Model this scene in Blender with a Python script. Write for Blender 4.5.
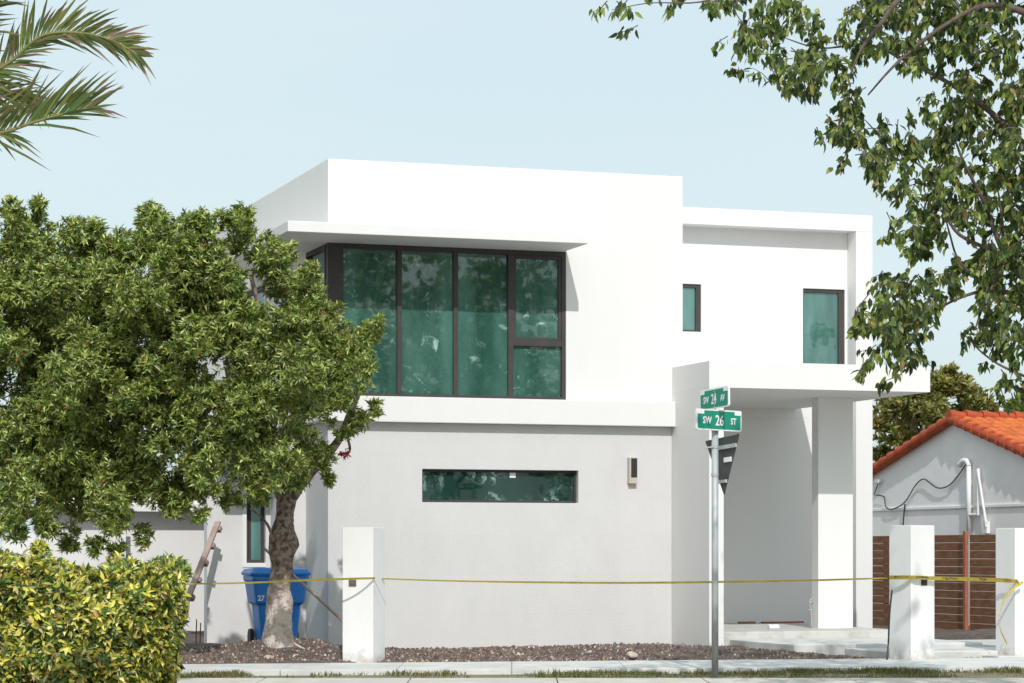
import bpy, bmesh, math, random
import numpy as np
from mathutils import Vector, Matrix, noise
random.seed(7); rng = np.random.default_rng(11)
R = math.radians
S = bpy.context.scene
COL = S.collection
for o in list(bpy.data.objects): bpy.data.objects.remove(o)

# ------------------------------------------------------------ camera
F_PX, HOR = 2534.0, 552.0
cd = bpy.data.cameras.new('camera'); cam = bpy.data.objects.new('camera', cd); COL.objects.link(cam)
cam.location = (0, 0, 1.6); cam.rotation_euler = (R(90), 0, 0)
cd.sensor_width = 36; cd.lens = 36*F_PX/1024; cd.shift_y = (HOR-341.5)/1024
cd.clip_start = 0.1; cd.clip_end = 3000
S.camera = cam
# ------------------------------------------------------------ sky and sun
YAW = R(18.5)                                   # the house is turned this much to the picture
fr = Vector((math.cos(YAW), math.sin(YAW), 0)); fn = Vector((math.sin(YAW), -math.cos(YAW), 0))
to_sun = (fn*1.1 - fr*0.24 + Vector((0, 0, .955))).normalized()
el = math.asin(to_sun.z); az = math.atan2(to_sun.x, to_sun.y)
W = bpy.data.worlds.new('World'); S.world = W; W.use_nodes = True
nt = W.node_tree; bg = nt.nodes['Background']
sk = nt.nodes.new('ShaderNodeTexSky'); sk.sky_type = 'NISHITA'; sk.sun_disc = False
sk.sun_elevation = el; sk.sun_rotation = az; sk.air_density = 1.0; sk.dust_density = 3.0; sk.ozone_density = 1.0
tc = nt.nodes.new('ShaderNodeTexCoord'); mp = nt.nodes.new('ShaderNodeMapping'); mp.inputs['Scale'].default_value = (1.2, 1.2, 7)
nz = nt.nodes.new('ShaderNodeTexNoise'); nz.inputs['Scale'].default_value = 2.2; nz.inputs['Detail'].default_value = 5
cr = nt.nodes.new('ShaderNodeMapRange'); cr.inputs['From Min'].default_value = .35; cr.inputs['From Max'].default_value = .75
cr.inputs['To Min'].default_value = .76; cr.inputs['To Max'].default_value = .94
mx = nt.nodes.new('ShaderNodeMix'); mx.data_type = 'RGBA'
SKYK = 0.14
mx.inputs[7].default_value = (4.9, 5.8, 6.0, 1)     # thin high cloud veil
nt.links.new(tc.outputs['Generated'], mp.inputs[0]); nt.links.new(mp.outputs[0], nz.inputs['Vector'])
nt.links.new(nz.outputs[0], cr.inputs[0]); nt.links.new(cr.outputs[0], mx.inputs[0])
nt.links.new(sk.outputs[0], mx.inputs[6]); nt.links.new(mx.outputs[2], bg.inputs['Color'])
bg.inputs['Strength'].default_value = SKYK
sl = bpy.data.lights.new('sun', 'SUN'); sl.energy = 2.6; sl.angle = R(.5); sl.color = (1, .97, .94)
so = bpy.data.objects.new('sun', sl); COL.objects.link(so)
so.rotation_euler = (-to_sun).to_track_quat('-Z', 'Y').to_euler(); so.location = (0, -10, 40)
S.view_settings.view_transform = 'Standard'; S.view_settings.look = 'None'
S.view_settings.exposure = 0.14; S.view_settings.gamma = 1
S.render.engine = 'CYCLES'; S.cycles.max_bounces = 7; S.cycles.transparent_max_bounces = 12
S.render.resolution_x = 1024; S.render.resolution_y = 683

# ------------------------------------------------------------ helpers
def at(x, y, Z):                                # a photo pixel at depth Z -> metres
    return Vector(((x-512)*Z/F_PX, Z, 1.6-(y-HOR)*Z/F_PX))
O = Vector((-2.846, 39.194, 0))
def hp(u, w, h): return O + fr*u + fn*w + Vector((0, 0, h))   # house coordinates -> world
def tag(o, label=None, cat=None, group=None, kind=None):
    for k, v in (('label', label), ('category', cat), ('group', group), ('kind', kind)):
        if v: o[k] = v
    return o
def empty(name, loc=(0, 0, 0), rz=0, **k):
    o = bpy.data.objects.new(name, None); COL.objects.link(o); o.location = loc; o.rotation_euler = (0, 0, rz)
    o.empty_display_size = .2
    return tag(o, **k)
def link_mesh(name, me, m, parent=None):
    o = bpy.data.objects.new(name, me); COL.objects.link(o)
    if m is not None:
        me.materials.clear()
        for q in (m if isinstance(m, (list, tuple)) else [m]): me.materials.append(q)
    if parent: o.parent = parent
    return o
def build(name, bm, m, parent=None, bevel=0, smooth=False, loc=None, rz=0):
    bmesh.ops.recalc_face_normals(bm, faces=bm.faces)
    if bevel: bmesh.ops.bevel(bm, geom=[e for e in bm.edges if len(e.link_faces) == 2 and e.calc_face_angle(0) > .6], offset=bevel, segments=2, profile=.5, affect='EDGES')
    me = bpy.data.meshes.new(name); bm.to_mesh(me); bm.free()
    if smooth:
        for p in me.polygons: p.use_smooth = True
    o = link_mesh(name, me, m, parent)
    if loc is not None: o.location = loc
    o.rotation_euler.z = rz
    return o
def B(): return bmesh.new()
def box(bm, a, b, M=None, mi=0):
    x0, y0, z0 = a; x1, y1, z1 = b
    v = [bm.verts.new(p) for p in ((x0,y0,z0),(x1,y0,z0),(x1,y1,z0),(x0,y1,z0),(x0,y0,z1),(x1,y0,z1),(x1,y1,z1),(x0,y1,z1))]
    if M is not None:
        for q in v: q.co = M @ q.co
    for f in ((0,3,2,1),(4,5,6,7),(0,1,5,4),(1,2,6,5),(2,3,7,6),(3,0,4,7)):
        bm.faces.new([v[i] for i in f]).material_index = mi
    return v
def hbox(bm, u0, u1, w0, w1, h0, h1): box(bm, (u0, -w1, h0), (u1, -w0, h1))   # in house-local axes
def tube(bm, pts, rad, seg=8, cap=True, wob=0):
    pts = [Vector(p) for p in pts]; n = len(pts)
    rad = rad if isinstance(rad, (list, tuple)) else [rad]*n
    rings = []; up = Vector((.13, .21, .97))
    for i, p in enumerate(pts):
        d = (pts[min(i+1, n-1)]-pts[max(i-1, 0)]).normalized()
        a = d.cross(up)
        if a.length < .1: a = d.cross(Vector((1, 0, 0)))
        a.normalize(); b = d.cross(a).normalized()
        ring = []
        for k in range(seg):
            t = 2*math.pi*k/seg; rr = rad[i]
            q = a*math.cos(t)+b*math.sin(t)
            if wob: rr *= 1+wob*noise.noise((p+q*.3)*4)
            ring.append(bm.verts.new(p+q*rr))
        rings.append(ring)
    for r0, r1 in zip(rings, rings[1:]):
        for k in range(seg): bm.faces.new((r0[k], r0[(k+1) % seg], r1[(k+1) % seg], r1[k]))
    if cap: bm.faces.new(rings[0][::-1]); bm.faces.new(rings[-1])
def smooth_path(pts, n=5):
    pts = [Vector(p) for p in pts]; out = []
    for i in range(len(pts)-1):
        p0 = pts[max(i-1, 0)]; p1 = pts[i]; p2 = pts[i+1]; p3 = pts[min(i+2, len(pts)-1)]
        for k in range(n):
            t = k/n
            out.append(.5*((2*p1)+(p2-p0)*t+(2*p0-5*p1+4*p2-p3)*t*t+(3*p1-p0-3*p2+p3)*t**3))
    out.append(pts[-1]); return out
def resample(vals, n=5):
    out = []
    for i in range(len(vals)-1):
        for k in range(n): out.append(vals[i]+(vals[i+1]-vals[i])*k/n)
    out.append(vals[-1]); return out
def wall_holes(bm, axis, a0, a1, h0, h1, holes, d0, d1):
    """a wall with real openings. axis 'u': runs along u, thickness w d0..d1; axis 'w': runs along w, thickness u d0..d1"""
    xs = sorted({a0, a1, *[h[0] for h in holes], *[h[1] for h in holes]}); zs = sorted({h0, h1, *[h[2] for h in holes], *[h[3] for h in holes]})
    xs = [x for x in xs if a0 <= x <= a1]; zs = [z for z in zs if h0 <= z <= h1]
    def P(a, d, h): return (a, -d, h) if axis == 'u' else (d, -a, h)
    solid = lambda i, j: 0 <= i < len(xs)-1 and 0 <= j < len(zs)-1 and not any(q[0] <= (xs[i]+xs[i+1])/2 <= q[1] and q[2] <= (zs[j]+zs[j+1])/2 <= q[3] for q in holes)
    cache = {}
    def V(a, d, h):
        k = (a, d, h)
        if k not in cache: cache[k] = bm.verts.new(P(a, d, h))
        return cache[k]
    for i in range(len(xs)-1):
        for j in range(len(zs)-1):
            if not solid(i, j): continue
            x0, x1, z0, z1 = xs[i], xs[i+1], zs[j], zs[j+1]
            for d in (d0, d1): bm.faces.new([V(x0, d, z0), V(x1, d, z0), V(x1, d, z1), V(x0, d, z1)])
            for (ii, jj, e) in ((i-1, j, ((x0, z0), (x0, z1))), (i+1, j, ((x1, z0), (x1, z1))), (i, j-1, ((x0, z0), (x1, z0))), (i, j+1, ((x0, z1), (x1, z1)))):
                if not solid(ii, jj): bm.faces.new([V(e[0][0], d0, e[0][1]), V(e[1][0], d0, e[1][1]), V(e[1][0], d1, e[1][1]), V(e[0][0], d1, e[0][1])])

# ------------------------------------------------------------ materials
def mat(name, col, rough=.6, col2=None, scale=3, bump=0, bscale=60, lo=.35, hi=.65, metal=0, spec=.5, detail=6, stretch=(1, 1, 1)):
    m = bpy.data.materials.new(name); m.use_nodes = True; N = m.node_tree.nodes; L = m.node_tree.links
    p = N['Principled BSDF']; p.inputs['Roughness'].default_value = rough; p.inputs['Metallic'].default_value = metal
    p.inputs['Specular IOR Level'].default_value = spec; p.inputs['Base Color'].default_value = (*col, 1)
    t = N.new('ShaderNodeTexCoord'); mpn = N.new('ShaderNodeMapping'); mpn.inputs['Scale'].default_value = stretch; L.new(t.outputs['Object'], mpn.inputs[0])
    if col2:
        n = N.new('ShaderNodeTexNoise'); n.inputs['Scale'].default_value = scale; n.inputs['Detail'].default_value = detail; n.inputs['Roughness'].default_value = .65
        L.new(mpn.outputs[0], n.inputs['Vector'])
        r = N.new('ShaderNodeMapRange'); r.inputs['From Min'].default_value = lo; r.inputs['From Max'].default_value = hi; L.new(n.outputs[0], r.inputs[0])
        x = N.new('ShaderNodeMix'); x.data_type = 'RGBA'; x.inputs[6].default_value = (*col, 1); x.inputs[7].default_value = (*col2, 1)
        L.new(r.outputs[0], x.inputs[0]); L.new(x.outputs[2], p.inputs['Base Color'])
    if bump:
        n = N.new('ShaderNodeTexNoise'); n.inputs['Scale'].default_value = bscale; n.inputs['Detail'].default_value = 4
        L.new(mpn.outputs[0], n.inputs['Vector'])
        b = N.new('ShaderNodeBump'); b.inputs['Strength'].default_value = bump; b.inputs['Distance'].default_value = .02
        L.new(n.outputs[0], b.inputs['Height']); L.new(b.outputs[0], p.inputs['Normal'])
    return m
def leaf_mat(name, rough=.42, trans=.28, spec=.5):
    m = bpy.data.materials.new(name); m.use_nodes = True; N = m.node_tree.nodes; L = m.node_tree.links
    p = N['Principled BSDF']; p.inputs['Roughness'].default_value = rough; p.inputs['Specular IOR Level'].default_value = spec
    a = N.new('ShaderNodeAttribute'); a.attribute_name = 'tint'; L.new(a.outputs['Color'], p.inputs['Base Color'])
    tr = N.new('ShaderNodeBsdfTranslucent')
    hs = N.new('ShaderNodeHueSaturation'); hs.inputs['Saturation'].default_value = 1.15; hs.inputs['Value'].default_value = 1.6; hs.inputs['Hue'].default_value = .485
    L.new(a.outputs['Color'], hs.inputs['Color']); L.new(hs.outputs[0], tr.inputs['Color'])
    x = N.new('ShaderNodeMixShader'); x.inputs[0].default_value = trans
    L.new(p.outputs[0], x.inputs[1]); L.new(tr.outputs[0], x.inputs[2]); L.new(x.outputs[0], N['Material Output'].inputs[0])
    return m
def attr_mat(name, rough=.9):
    m = bpy.data.materials.new(name); m.use_nodes = True; N = m.node_tree.nodes
    a = N.new('ShaderNodeAttribute'); a.attribute_name = 'tint'; m.node_tree.links.new(a.outputs['Color'], N['Principled BSDF'].inputs['Base Color'])
    N['Principled BSDF'].inputs['Roughness'].default_value = rough
    return m
def glass_mat(name, film, smear_refl=.5, clear=.3, lo=.60, hi=.70, sc=3.0, ior=2.2):
    m = bpy.data.materials.new(name); m.use_nodes = True; N = m.node_tree.nodes; L = m.node_tree.links
    p = N['Principled BSDF']; p.inputs['Roughness'].default_value = .015; p.inputs['IOR'].default_value = ior; gn = N.new('ShaderNodeTexNoise'); gn.inputs['Scale'].default_value = 1.6; gb = N.new('ShaderNodeBump'); gb.inputs['Strength'].default_value = .022; gb.inputs['Distance'].default_value = .03; L.new(gn.outputs[0], gb.inputs['Height']); L.new(gb.outputs[0], p.inputs['Normal'])
    t = N.new('ShaderNodeTexCoord'); n = N.new('ShaderNodeTexNoise'); n.inputs['Scale'].default_value = sc; n.inputs['Detail'].default_value = 9; n.inputs['Roughness'].default_value = .68; n.inputs['Distortion'].default_value = .9
    L.new(t.outputs['Object'], n.inputs['Vector'])
    n2 = N.new('ShaderNodeTexNoise'); n2.inputs['Scale'].default_value = .8; L.new(t.outputs['Object'], n2.inputs['Vector'])
    r = N.new('ShaderNodeMapRange'); r.inputs['From Min'].default_value = lo; r.inputs['From Max'].default_value = hi; r.inputs['To Max'].default_value = smear_refl; L.new(n.outputs[0], r.inputs[0])  # pale patches: smears on the strip window, painted sky reflections on the corner window
    r2 = N.new('ShaderNodeMapRange'); r2.inputs['From Min'].default_value = .42; r2.inputs['From Max'].default_value = .58; L.new(n2.outputs[0], r2.inputs[0])
    mu = N.new('ShaderNodeMath'); mu.operation = 'MULTIPLY'; L.new(r.outputs[0], mu.inputs[0]); L.new(r2.outputs[0], mu.inputs[1])
    n3 = N.new('ShaderNodeTexNoise'); n3.inputs['Scale'].default_value = .9; n3.inputs['Detail'].default_value = 5; mp3 = N.new('ShaderNodeMapping'); mp3.inputs['Scale'].default_value = (2.2, 2.2, .5); mp3.inputs['Location'].default_value = (3.1, 1.7, 0); L.new(t.outputs['Object'], mp3.inputs[0]); L.new(mp3.outputs[0], n3.inputs['Vector'])
    fc = N.new('ShaderNodeMix'); fc.data_type = 'RGBA'; fc.inputs[6].default_value = (*[c*.62 for c in film], 1); fc.inputs[7].default_value = (film[0]*1.9, film[1]*1.45, film[2]*1.5, 1)
    r3 = N.new('ShaderNodeMapRange'); r3.inputs['From Min'].default_value = .36; r3.inputs['From Max'].default_value = .64; L.new(n3.outputs[0], r3.inputs[0]); L.new(r3.outputs[0], fc.inputs[0])
    x = N.new('ShaderNodeMix'); x.data_type = 'RGBA'; L.new(fc.outputs[2], x.inputs[6]); x.inputs[7].default_value = (.50, .72, .66, 1)
    L.new(mu.outputs[0], x.inputs[0]); L.new(x.outputs[2], p.inputs['Base Color'])
    tr = N.new('ShaderNodeBsdfTransparent'); tr.inputs[0].default_value = (.50, .80, .73, 1)
    s = N.new('ShaderNodeMixShader')
    inv = N.new('ShaderNodeMath'); inv.operation = 'SUBTRACT'; inv.use_clamp = True; inv.inputs[0].default_value = clear; L.new(mu.outputs[0], inv.inputs[1])
    L.new(inv.outputs[0], s.inputs[0]); L.new(p.outputs[0], s.inputs[1]); L.new(tr.outputs[0], s.inputs[2]); L.new(s.outputs[0], N['Material Output'].inputs[0])
    return m
M = dict(
 white=mat('white_stucco', (.765, .757, .745), .85, (.742, .732, .718), 1.1, .15, 55, lo=.42, hi=.8, detail=8, stretch=(2.4, 2.4, .35)),
 stucco=mat('grey_stucco', (.615, .605, .60), .9, (.665, .655, .65), 1.1, .25, 45, lo=.3, hi=.7, detail=10, stretch=(1.5, 1.5, .7)),
 stucco2=mat('pale_grey_stucco', (.66, .65, .65), .9, (.72, .71, .70), 1.3, .2, 45),
 soffit=mat('soffit_paint', (.74, .72, .68), .85, (.70, .68, .64), 1),
 room=mat('interior_paint', (.62, .61, .58), .9, (.55, .54, .52), 1),
 floor=mat('interior_floor', (.32, .28, .24), .6, (.26, .23, .2), 2),
 frame=mat('bronze_aluminium', (.060, .054, .053), .5, (.075, .068, .066), 3, spec=.15),
 glass=glass_mat('green_tinted_glass', (.068, .20, .165), .85, .40, .58, .68, 4.2),  # its pale patches are painted reflections of sky between leaves
 glass2=glass_mat('pale_green_tinted_glass', (.075, .235, .205), .3, .2, .63, .75, 4),
 glass3=glass_mat('smeared_green_glass', (.014, .058, .048), .9, .3, .52, .61, 4.5, 1.65),
 curtain=mat('curtain_cloth', (.72, .72, .70), .9, (.62, .62, .6), 3),
 concrete=mat('concrete', (.68, .67, .65), .9, (.52, .52, .50), 1.6, .3, 40),
 concrete2=mat('weathered_concrete', (.56, .55, .52), .9, (.34, .32, .30), 2.3, .3, 30, lo=.45, hi=.8),
 kerb=mat('kerb_concrete', (.62, .58, .52), .9, (.50, .46, .41), 2.5, .3, 30),
 pale_road=mat('pale_road', (.42, .395, .36), .9, (.34, .32, .29), 4, .4, 80),  # lighter than asphalt, to bounce warm light onto the shaded walls
 lawn=mat('lawn_soil', (.15, .14, .07), .95, (.28, .23, .16), 1.2, .5, 20),
 soil=mat('soil', (.15, .115, .10), .95, (.08, .06, .052), 3.5, .9, 22),
 bark=mat('bark', (.19, .145, .115), .95, (.09, .065, .05), 7, .9, 16, stretch=(1, 1, .5)),
 barkred=mat('limb_bark', (.16, .12, .10), .95, (.09, .065, .055), 9, .6, 25),
 tile=mat('clay_tile', (.70, .19, .045), .85, (.40, .075, .02), 3.2, .4, 40, lo=.35, hi=.72, detail=10), rake=mat('rake_tile', (.50, .085, .025), .8, (.26, .045, .018), 4, .4, 30, lo=.3, hi=.75),
 nwall=mat('neighbour_stucco', (.88, .875, .885), .9, (.82, .815, .83), 1.5, .2, 40),
 trim=mat('white_paint', (.82, .82, .82), .6, (.78, .78, .77), 3),
 galv=mat('galvanised_steel', (.52, .535, .55), .5, (.38, .395, .41), 6, metal=.15, stretch=(1, 1, .25)),
 green=mat('sign_green', (.0, .27, .175), .45, (.0, .25, .165), 4),
 signwhite=mat('sign_white', (.85, .87, .87), .5, (.80, .82, .82), 4),
 signback=mat('sign_back_aluminium', (.10, .10, .10), .5, (.07, .07, .07), 6, metal=.3),
 black=mat('black_plastic', (.02, .02, .02), .5, (.03, .03, .03), 8),
 brownbox=mat('brown_plastic', (.16, .12, .10), .6, (.12, .09, .08), 20),
 yellow=mat('yellow_tape', (.90, .77, .20), .5, (.78, .64, .14), 6, spec=.5),
 blue=mat('blue_plastic', (.014, .19, .62), .38, (.02, .23, .70), 3),
 beige=mat('beige_metal', (.55, .50, .44), .5, (.50, .46, .4), 6),
 timber=mat('weathered_timber', (.42, .33, .28), .8, (.33, .24, .20), 8, .4, 30),
 grass=leaf_mat('grass_blades', .6, .3),
 leaf=leaf_mat('leaf_green', .34, .20, .6), leaf2=leaf_mat('leaf_drooping', .42, .3, .45), hedge=leaf_mat('leaf_variegated', .4, .25),
 palm=leaf_mat('palm_leaflet', .45, .3), chips=attr_mat('gravel_chips'),
 rust=mat('rusty_steel', (.12, .06, .04), .8, (.2, .1, .06), 20),
 lamp_dark=mat('dark_lens', (.045, .035, .03), .3, (.03, .025, .02), 6),
 sky_lum=None,
)
def board_mat():
    m = mat('brown_board', (.16, .075, .043), .8, (.36, .195, .115), 2.5, .3, 30, lo=.3, hi=.8, stretch=(1.2, 1.2, 9), spec=.15)
    return m
M['board'] = board_mat()
def splashed(name, base, dirt, top):          # soil splash caught on the foot of the paint
    m = mat(name, base, .8, tuple(c*.95 for c in base), 2.2, .12, 45, detail=8, stretch=(2, 2, .5)); N = m.node_tree.nodes; L = m.node_tree.links; p = N['Principled BSDF']
    src = p.inputs['Base Color'].links[0].from_socket; t = N.new('ShaderNodeTexCoord'); sp = N.new('ShaderNodeSeparateXYZ'); L.new(t.outputs['Object'], sp.inputs[0])
    n = N.new('ShaderNodeTexNoise'); n.inputs['Scale'].default_value = 11; n.inputs['Detail'].default_value = 8; L.new(t.outputs['Object'], n.inputs['Vector'])
    a = N.new('ShaderNodeMapRange'); a.inputs['From Min'].default_value = top; a.inputs['From Max'].default_value = -.05; a.inputs['To Min'].default_value = -.25; a.inputs['To Max'].default_value = .32; L.new(sp.outputs['Z'], a.inputs[0])
    b = N.new('ShaderNodeMath'); L.new(a.outputs[0], b.inputs[0]); L.new(n.outputs[0], b.inputs[1])
    r = N.new('ShaderNodeMapRange'); r.inputs['From Min'].default_value = .5; r.inputs['From Max'].default_value = .85; r.inputs['To Max'].default_value = .6; L.new(b.outputs[0], r.inputs[0])
    x = N.new('ShaderNodeMix'); x.data_type = 'RGBA'; L.new(r.outputs[0], x.inputs[0]); L.new(src, x.inputs[6]); x.inputs[7].default_value = (*dirt, 1); L.new(x.outputs[2], p.inputs['Base Color'])
    return m
M['pillar'] = splashed('pillar_paint', (.78, .77, .76), (.36, .28, .22), .35)
M['post'] = mat('redwood_post', (.42, .15, .08), .75, (.30, .09, .05), 3, .3, 20, stretch=(6, 6, .8))
def add_joints(m, scale=(1, 1, 1), amt=.06):     # faint joints and trowel marks on the unpainted wall
    N = m.node_tree.nodes; L = m.node_tree.links; p = N['Principled BSDF']
    src = p.inputs['Base Color'].links[0].from_socket
    t = N.new('ShaderNodeTexCoord'); sp = N.new('ShaderNodeSeparateXYZ'); cb = N.new('ShaderNodeCombineXYZ')
    L.new(t.outputs['Object'], sp.inputs[0]); L.new(sp.outputs['X'], cb.inputs['X']); L.new(sp.outputs['Z'], cb.inputs['Y'])
    br = N.new('ShaderNodeTexBrick'); br.inputs['Scale'].default_value = 1; br.inputs['Brick Width'].default_value = 1.35; br.inputs['Row Height'].default_value = .62
    br.inputs['Mortar Size'].default_value = .008; br.inputs['Mortar Smooth'].default_value = .6
    br.inputs['Color1'].default_value = (1, 1, 1, 1); br.inputs['Color2'].default_value = (.975, .975, .975, 1); br.inputs['Mortar'].default_value = (1-amt, 1-amt, 1-amt, 1)
    L.new(cb.outputs[0], br.inputs['Vector'])
    mu = N.new('ShaderNodeMix'); mu.data_type = 'RGBA'; mu.blend_type = 'MULTIPLY'; mu.inputs[0].default_value = 1
    L.new(src, mu.inputs[6]); L.new(br.outputs['Color'], mu.inputs[7]); L.new(mu.outputs[2], p.inputs['Base Color'])
add_joints(M['stucco'], amt=.035)

# ------------------------------------------------------------ ground, road, pavement
def sheet(name, pts, z, m, kind='structure', thick=0):
    bm = B(); v = [bm.verts.new((p[0], p[1], z)) for p in pts]; bm.faces.new(v)
    if thick:
        lo = [bm.verts.new((p[0], p[1], z-thick)) for p in pts]; n = len(pts)
        for i in range(n): bm.faces.new((v[i], v[(i+1) % n], lo[(i+1) % n], lo[i]))
    return tag(build(name, bm, m), kind=kind)
sheet('ground', [(-1500, -1500), (1500, -1500), (1500, 2500), (-1500, 2500)], 0, M['lawn'])
sheet('road', [(-80, 8), (80, 8), (80, 25.5), (-80, 25.5)], .006, M['pale_road'])
sheet('bounce_pavement', [(-80, -6), (80, -6), (80, 7.6), (-80, 7.6)], .1, M['concrete'], thick=.1)  # unseen pale strip added for ground bounce
# kerb strip in front, cast in lengths with open joints
kb = B()
for k in range(-12, 12):
    x0 = k*1.78+.55
    box(kb, (x0, 28.9, 0), (x0+1.765, 31.0, .06))
tag(build('kerb', kb, M['kerb'], bevel=.008), kind='structure')
yb = lambda x: 35.1+(x+1.72)*.1875      # back edge of the pavement
yf = lambda x: 32.7+(x+4.03)*.104       # front edge
pv = B()
for k in range(-14, 15):
    x0, x1 = k*1.5, k*1.5+1.494
    v = [pv.verts.new(p) for p in ((x0, yf(x0), .07), (x1, yf(x1), .07), (x1, yb(x1), .07), (x0, yb(x0), .07), (x0, yf(x0), 0), (x1, yf(x1), 0), (x1, yb(x1), 0), (x0, yb(x0), 0))]
    for f in ((0,1,2,3),(4,5,1,0),(5,6,2,1),(6,7,3,2),(7,4,0,3)): pv.faces.new([v[i] for i in f])
tag(build('pavement', pv, M['concrete'], bevel=.006), kind='structure')
# soil bed between pavement and house, with the mound round the tree
TR = at(281, 640, 36)
def soil_h(x, y):
    d = y-yb(x)
    h = .055 + .04*min(max(d, 0)/1.5, 1)
    h += .045*noise.noise(Vector((x*1.4, y*1.4, 0)))+.02*noise.noise(Vector((x*5, y*5, 3)))
    h += .25*math.exp(-(((x-TR.x)/1.15)**2+((y-36.5)/1.2)**2))
    h += .10*math.exp(-(((x-1.9)/1.5)**2+((y-38.2)/1.2)**2))
    hv = Vector((x, y, 0))-O; hu = hv.dot(fr); hw_ = hv.dot(fn)
    if hu > 6.2 and hw_ < 6.6 and hu < 11.3:
        k = min(1, (hu-6.2)/.9+max(0, (3.2-hw_))*0); h = h*(1-k)+(.035+.02*noise.noise(Vector((x*3, y*3, 0))))*k
    if x > 7.6: h += .16*math.exp(-(((x-8.7)/1.1)**2+((y-43.5)/3)**2))
    return h
sb = B(); nx, ny = 300, 110; grid = []
for j in range(ny+1):
    row = []
    for i in range(nx+1):
        x = -13+27*i/nx; y = yb(x)+.003+(16*(j/ny)**1.6)
        row.append(sb.verts.new((x, y, soil_h(x, y) if j else .04)))
    grid.append(row)
for j in range(ny):
    for i in range(nx): sb.faces.new((grid[j][i], grid[j][i+1], grid[j+1][i+1], grid[j+1][i]))
tag(build('soil_bed', sb, M['soil'], smooth=True), kind='structure')
# gravel and mulch chips
def chips(n):
    V = []; Fc = []; C = []
    pal = [(.34, .29, .25), (.55, .50, .44), (.15, .095, .075), (.09, .06, .05), (.20, .145, .12), (.36, .20, .12), (.20, .165, .145)]
    wts = np.array([1.6, .7, 4, 5, 3, .8, 3]); wts = wts/wts.sum()
    i = 0
    while i < n:
        x = rng.uniform(-7.5, 10.5); y = yb(x)+.04+rng.uniform(0, 1)**1.3*4.5
        if 2.4 < x < 7.3 and y > yb(x)+.1 and rng.random() < .6: continue
        s = rng.uniform(.008, .026)*(1.9 if rng.random() < .03 else 1); z = soil_h(x, y)
        a = rng.uniform(0, 6.28); ca, sa = math.cos(a)*s, math.sin(a)*s; e = rng.uniform(.4, 1)
        b = len(V); h = s*rng.uniform(.6, 1.3)
        V += [(x+ca, y+sa, z-.003), (x-sa*e, y+ca*e, z-.003), (x-ca, y-sa, z-.003), (x+sa*e, y-ca*e, z-.003), (x+ca*.3, y+sa*.3, z+h), (x-ca*.35, y-sa*.35, z+h*.8)]
        Fc += [(b, b+1, b+4), (b+1, b+5, b+4), (b+1, b+2, b+5), (b+2, b+3, b+5), (b+3, b+4, b+5), (b+3, b, b+4)]
        c = pal[rng.choice(7, p=wts)]; k = rng.uniform(.8, 1.25); C += [(c[0]*k, c[1]*k, c[2]*k, 1)]*6; i += 1
    me = bpy.data.meshes.new('gravel'); me.from_pydata(V, [], Fc)
    at_ = me.attributes.new('tint', 'FLOAT_COLOR', 'POINT'); at_.data.foreach_set('color', np.array(C, dtype=np.float32).ravel())
    return link_mesh('gravel', me, M['chips'])
tag(chips(26000), kind='stuff', label='brown mulch and pale gravel chips on the soil bed')
# stones lying on the soil
for i, (px, py, s) in enumerate([(632, 657, .085), (373, 655, .06), (275, 652, .07)]):
    p = at(px, py, 36); bm = B(); bmesh.ops.create_icosphere(bm, subdivisions=3, radius=s)
    for v in bm.verts: v.co *= 1+.35*noise.noise(v.co*9+Vector((i*3, 0, 0))); v.co.z *= .65
    o = build('stone', bm, mat('limestone', (.58, .50, .42), .9, (.42, .33, .27), 14, .5, 30), loc=(p.x, yb(p.x)+.35, .075+.04+s*.2))
    tag(o, ['largest tan stone on the soil right of centre, under the grey wall', 'small tan stone in the soil close by the white pillar', 'pale stone at the foot of the tree mound'][i], 'stone', 'stones on the soil bed')

# ------------------------------------------------------------ the white house
house = empty('house', O, YAW, label='two-storey modern white house with flat roofs and corner window', cat='house')
def H(name, bm, m, parent=None, bevel=.006, **k): return build(name, bm, m, parent or house, bevel=bevel, **k)
# window openings, house coordinates
CW = (.0, 3.91, 4.02, 6.39)
bm = B(); wall_holes(bm, 'u', 0, 5.92, 4.02, 7.685, [(0, 3.91, 4.02, 6.39)], -.22, 0)
wall_holes(bm, 'w', -11, -.22, 3.62, 7.685, [(-1.45, -.22, 4.02, 6.39), (-6.4, -4.4, 4.6, 6.2)], 0, .22)
hbox(bm, 5.70, 5.92, -3.55, -.22, 4.59, 7.685)
hbox(bm, .22, 5.92, -11, -10.78, 3.62, 7.685)
H('upper_wall', bm, M['white'])
bm = B(); hbox(bm, .22, 5.70, -10.78, -.22, 7.15, 7.32); H('roof', bm, M['concrete'])
bm = B(); hbox(bm, -.16, 5.73, -.22, .17, 3.62, 4.018); hbox(bm, -.16, -.002, -11, -.22, 3.62, 4.018); H('band_course', bm, M['white'], bevel=.01)
bm = B(); hbox(bm, -.9, 3.885, .002, 1.1, 6.392, 6.555); hbox(bm, -.9, -.002, -5.2, .002, 6.392, 6.555); H('window_canopy', bm, M['white'], bevel=.01)
bm = B(); hbox(bm, .22, 5.70, -10.78, -.22, 3.72, 4.0); H('upper_floor', bm, M['floor'])
bm = B(); hbox(bm, .22, 5.70, -10.78, -.24, 6.42, 6.6); hbox(bm, .22, 5.7, -3.3, -3.2, 4.0, 6.42); H('interior_wall', bm, M['room'])
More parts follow.
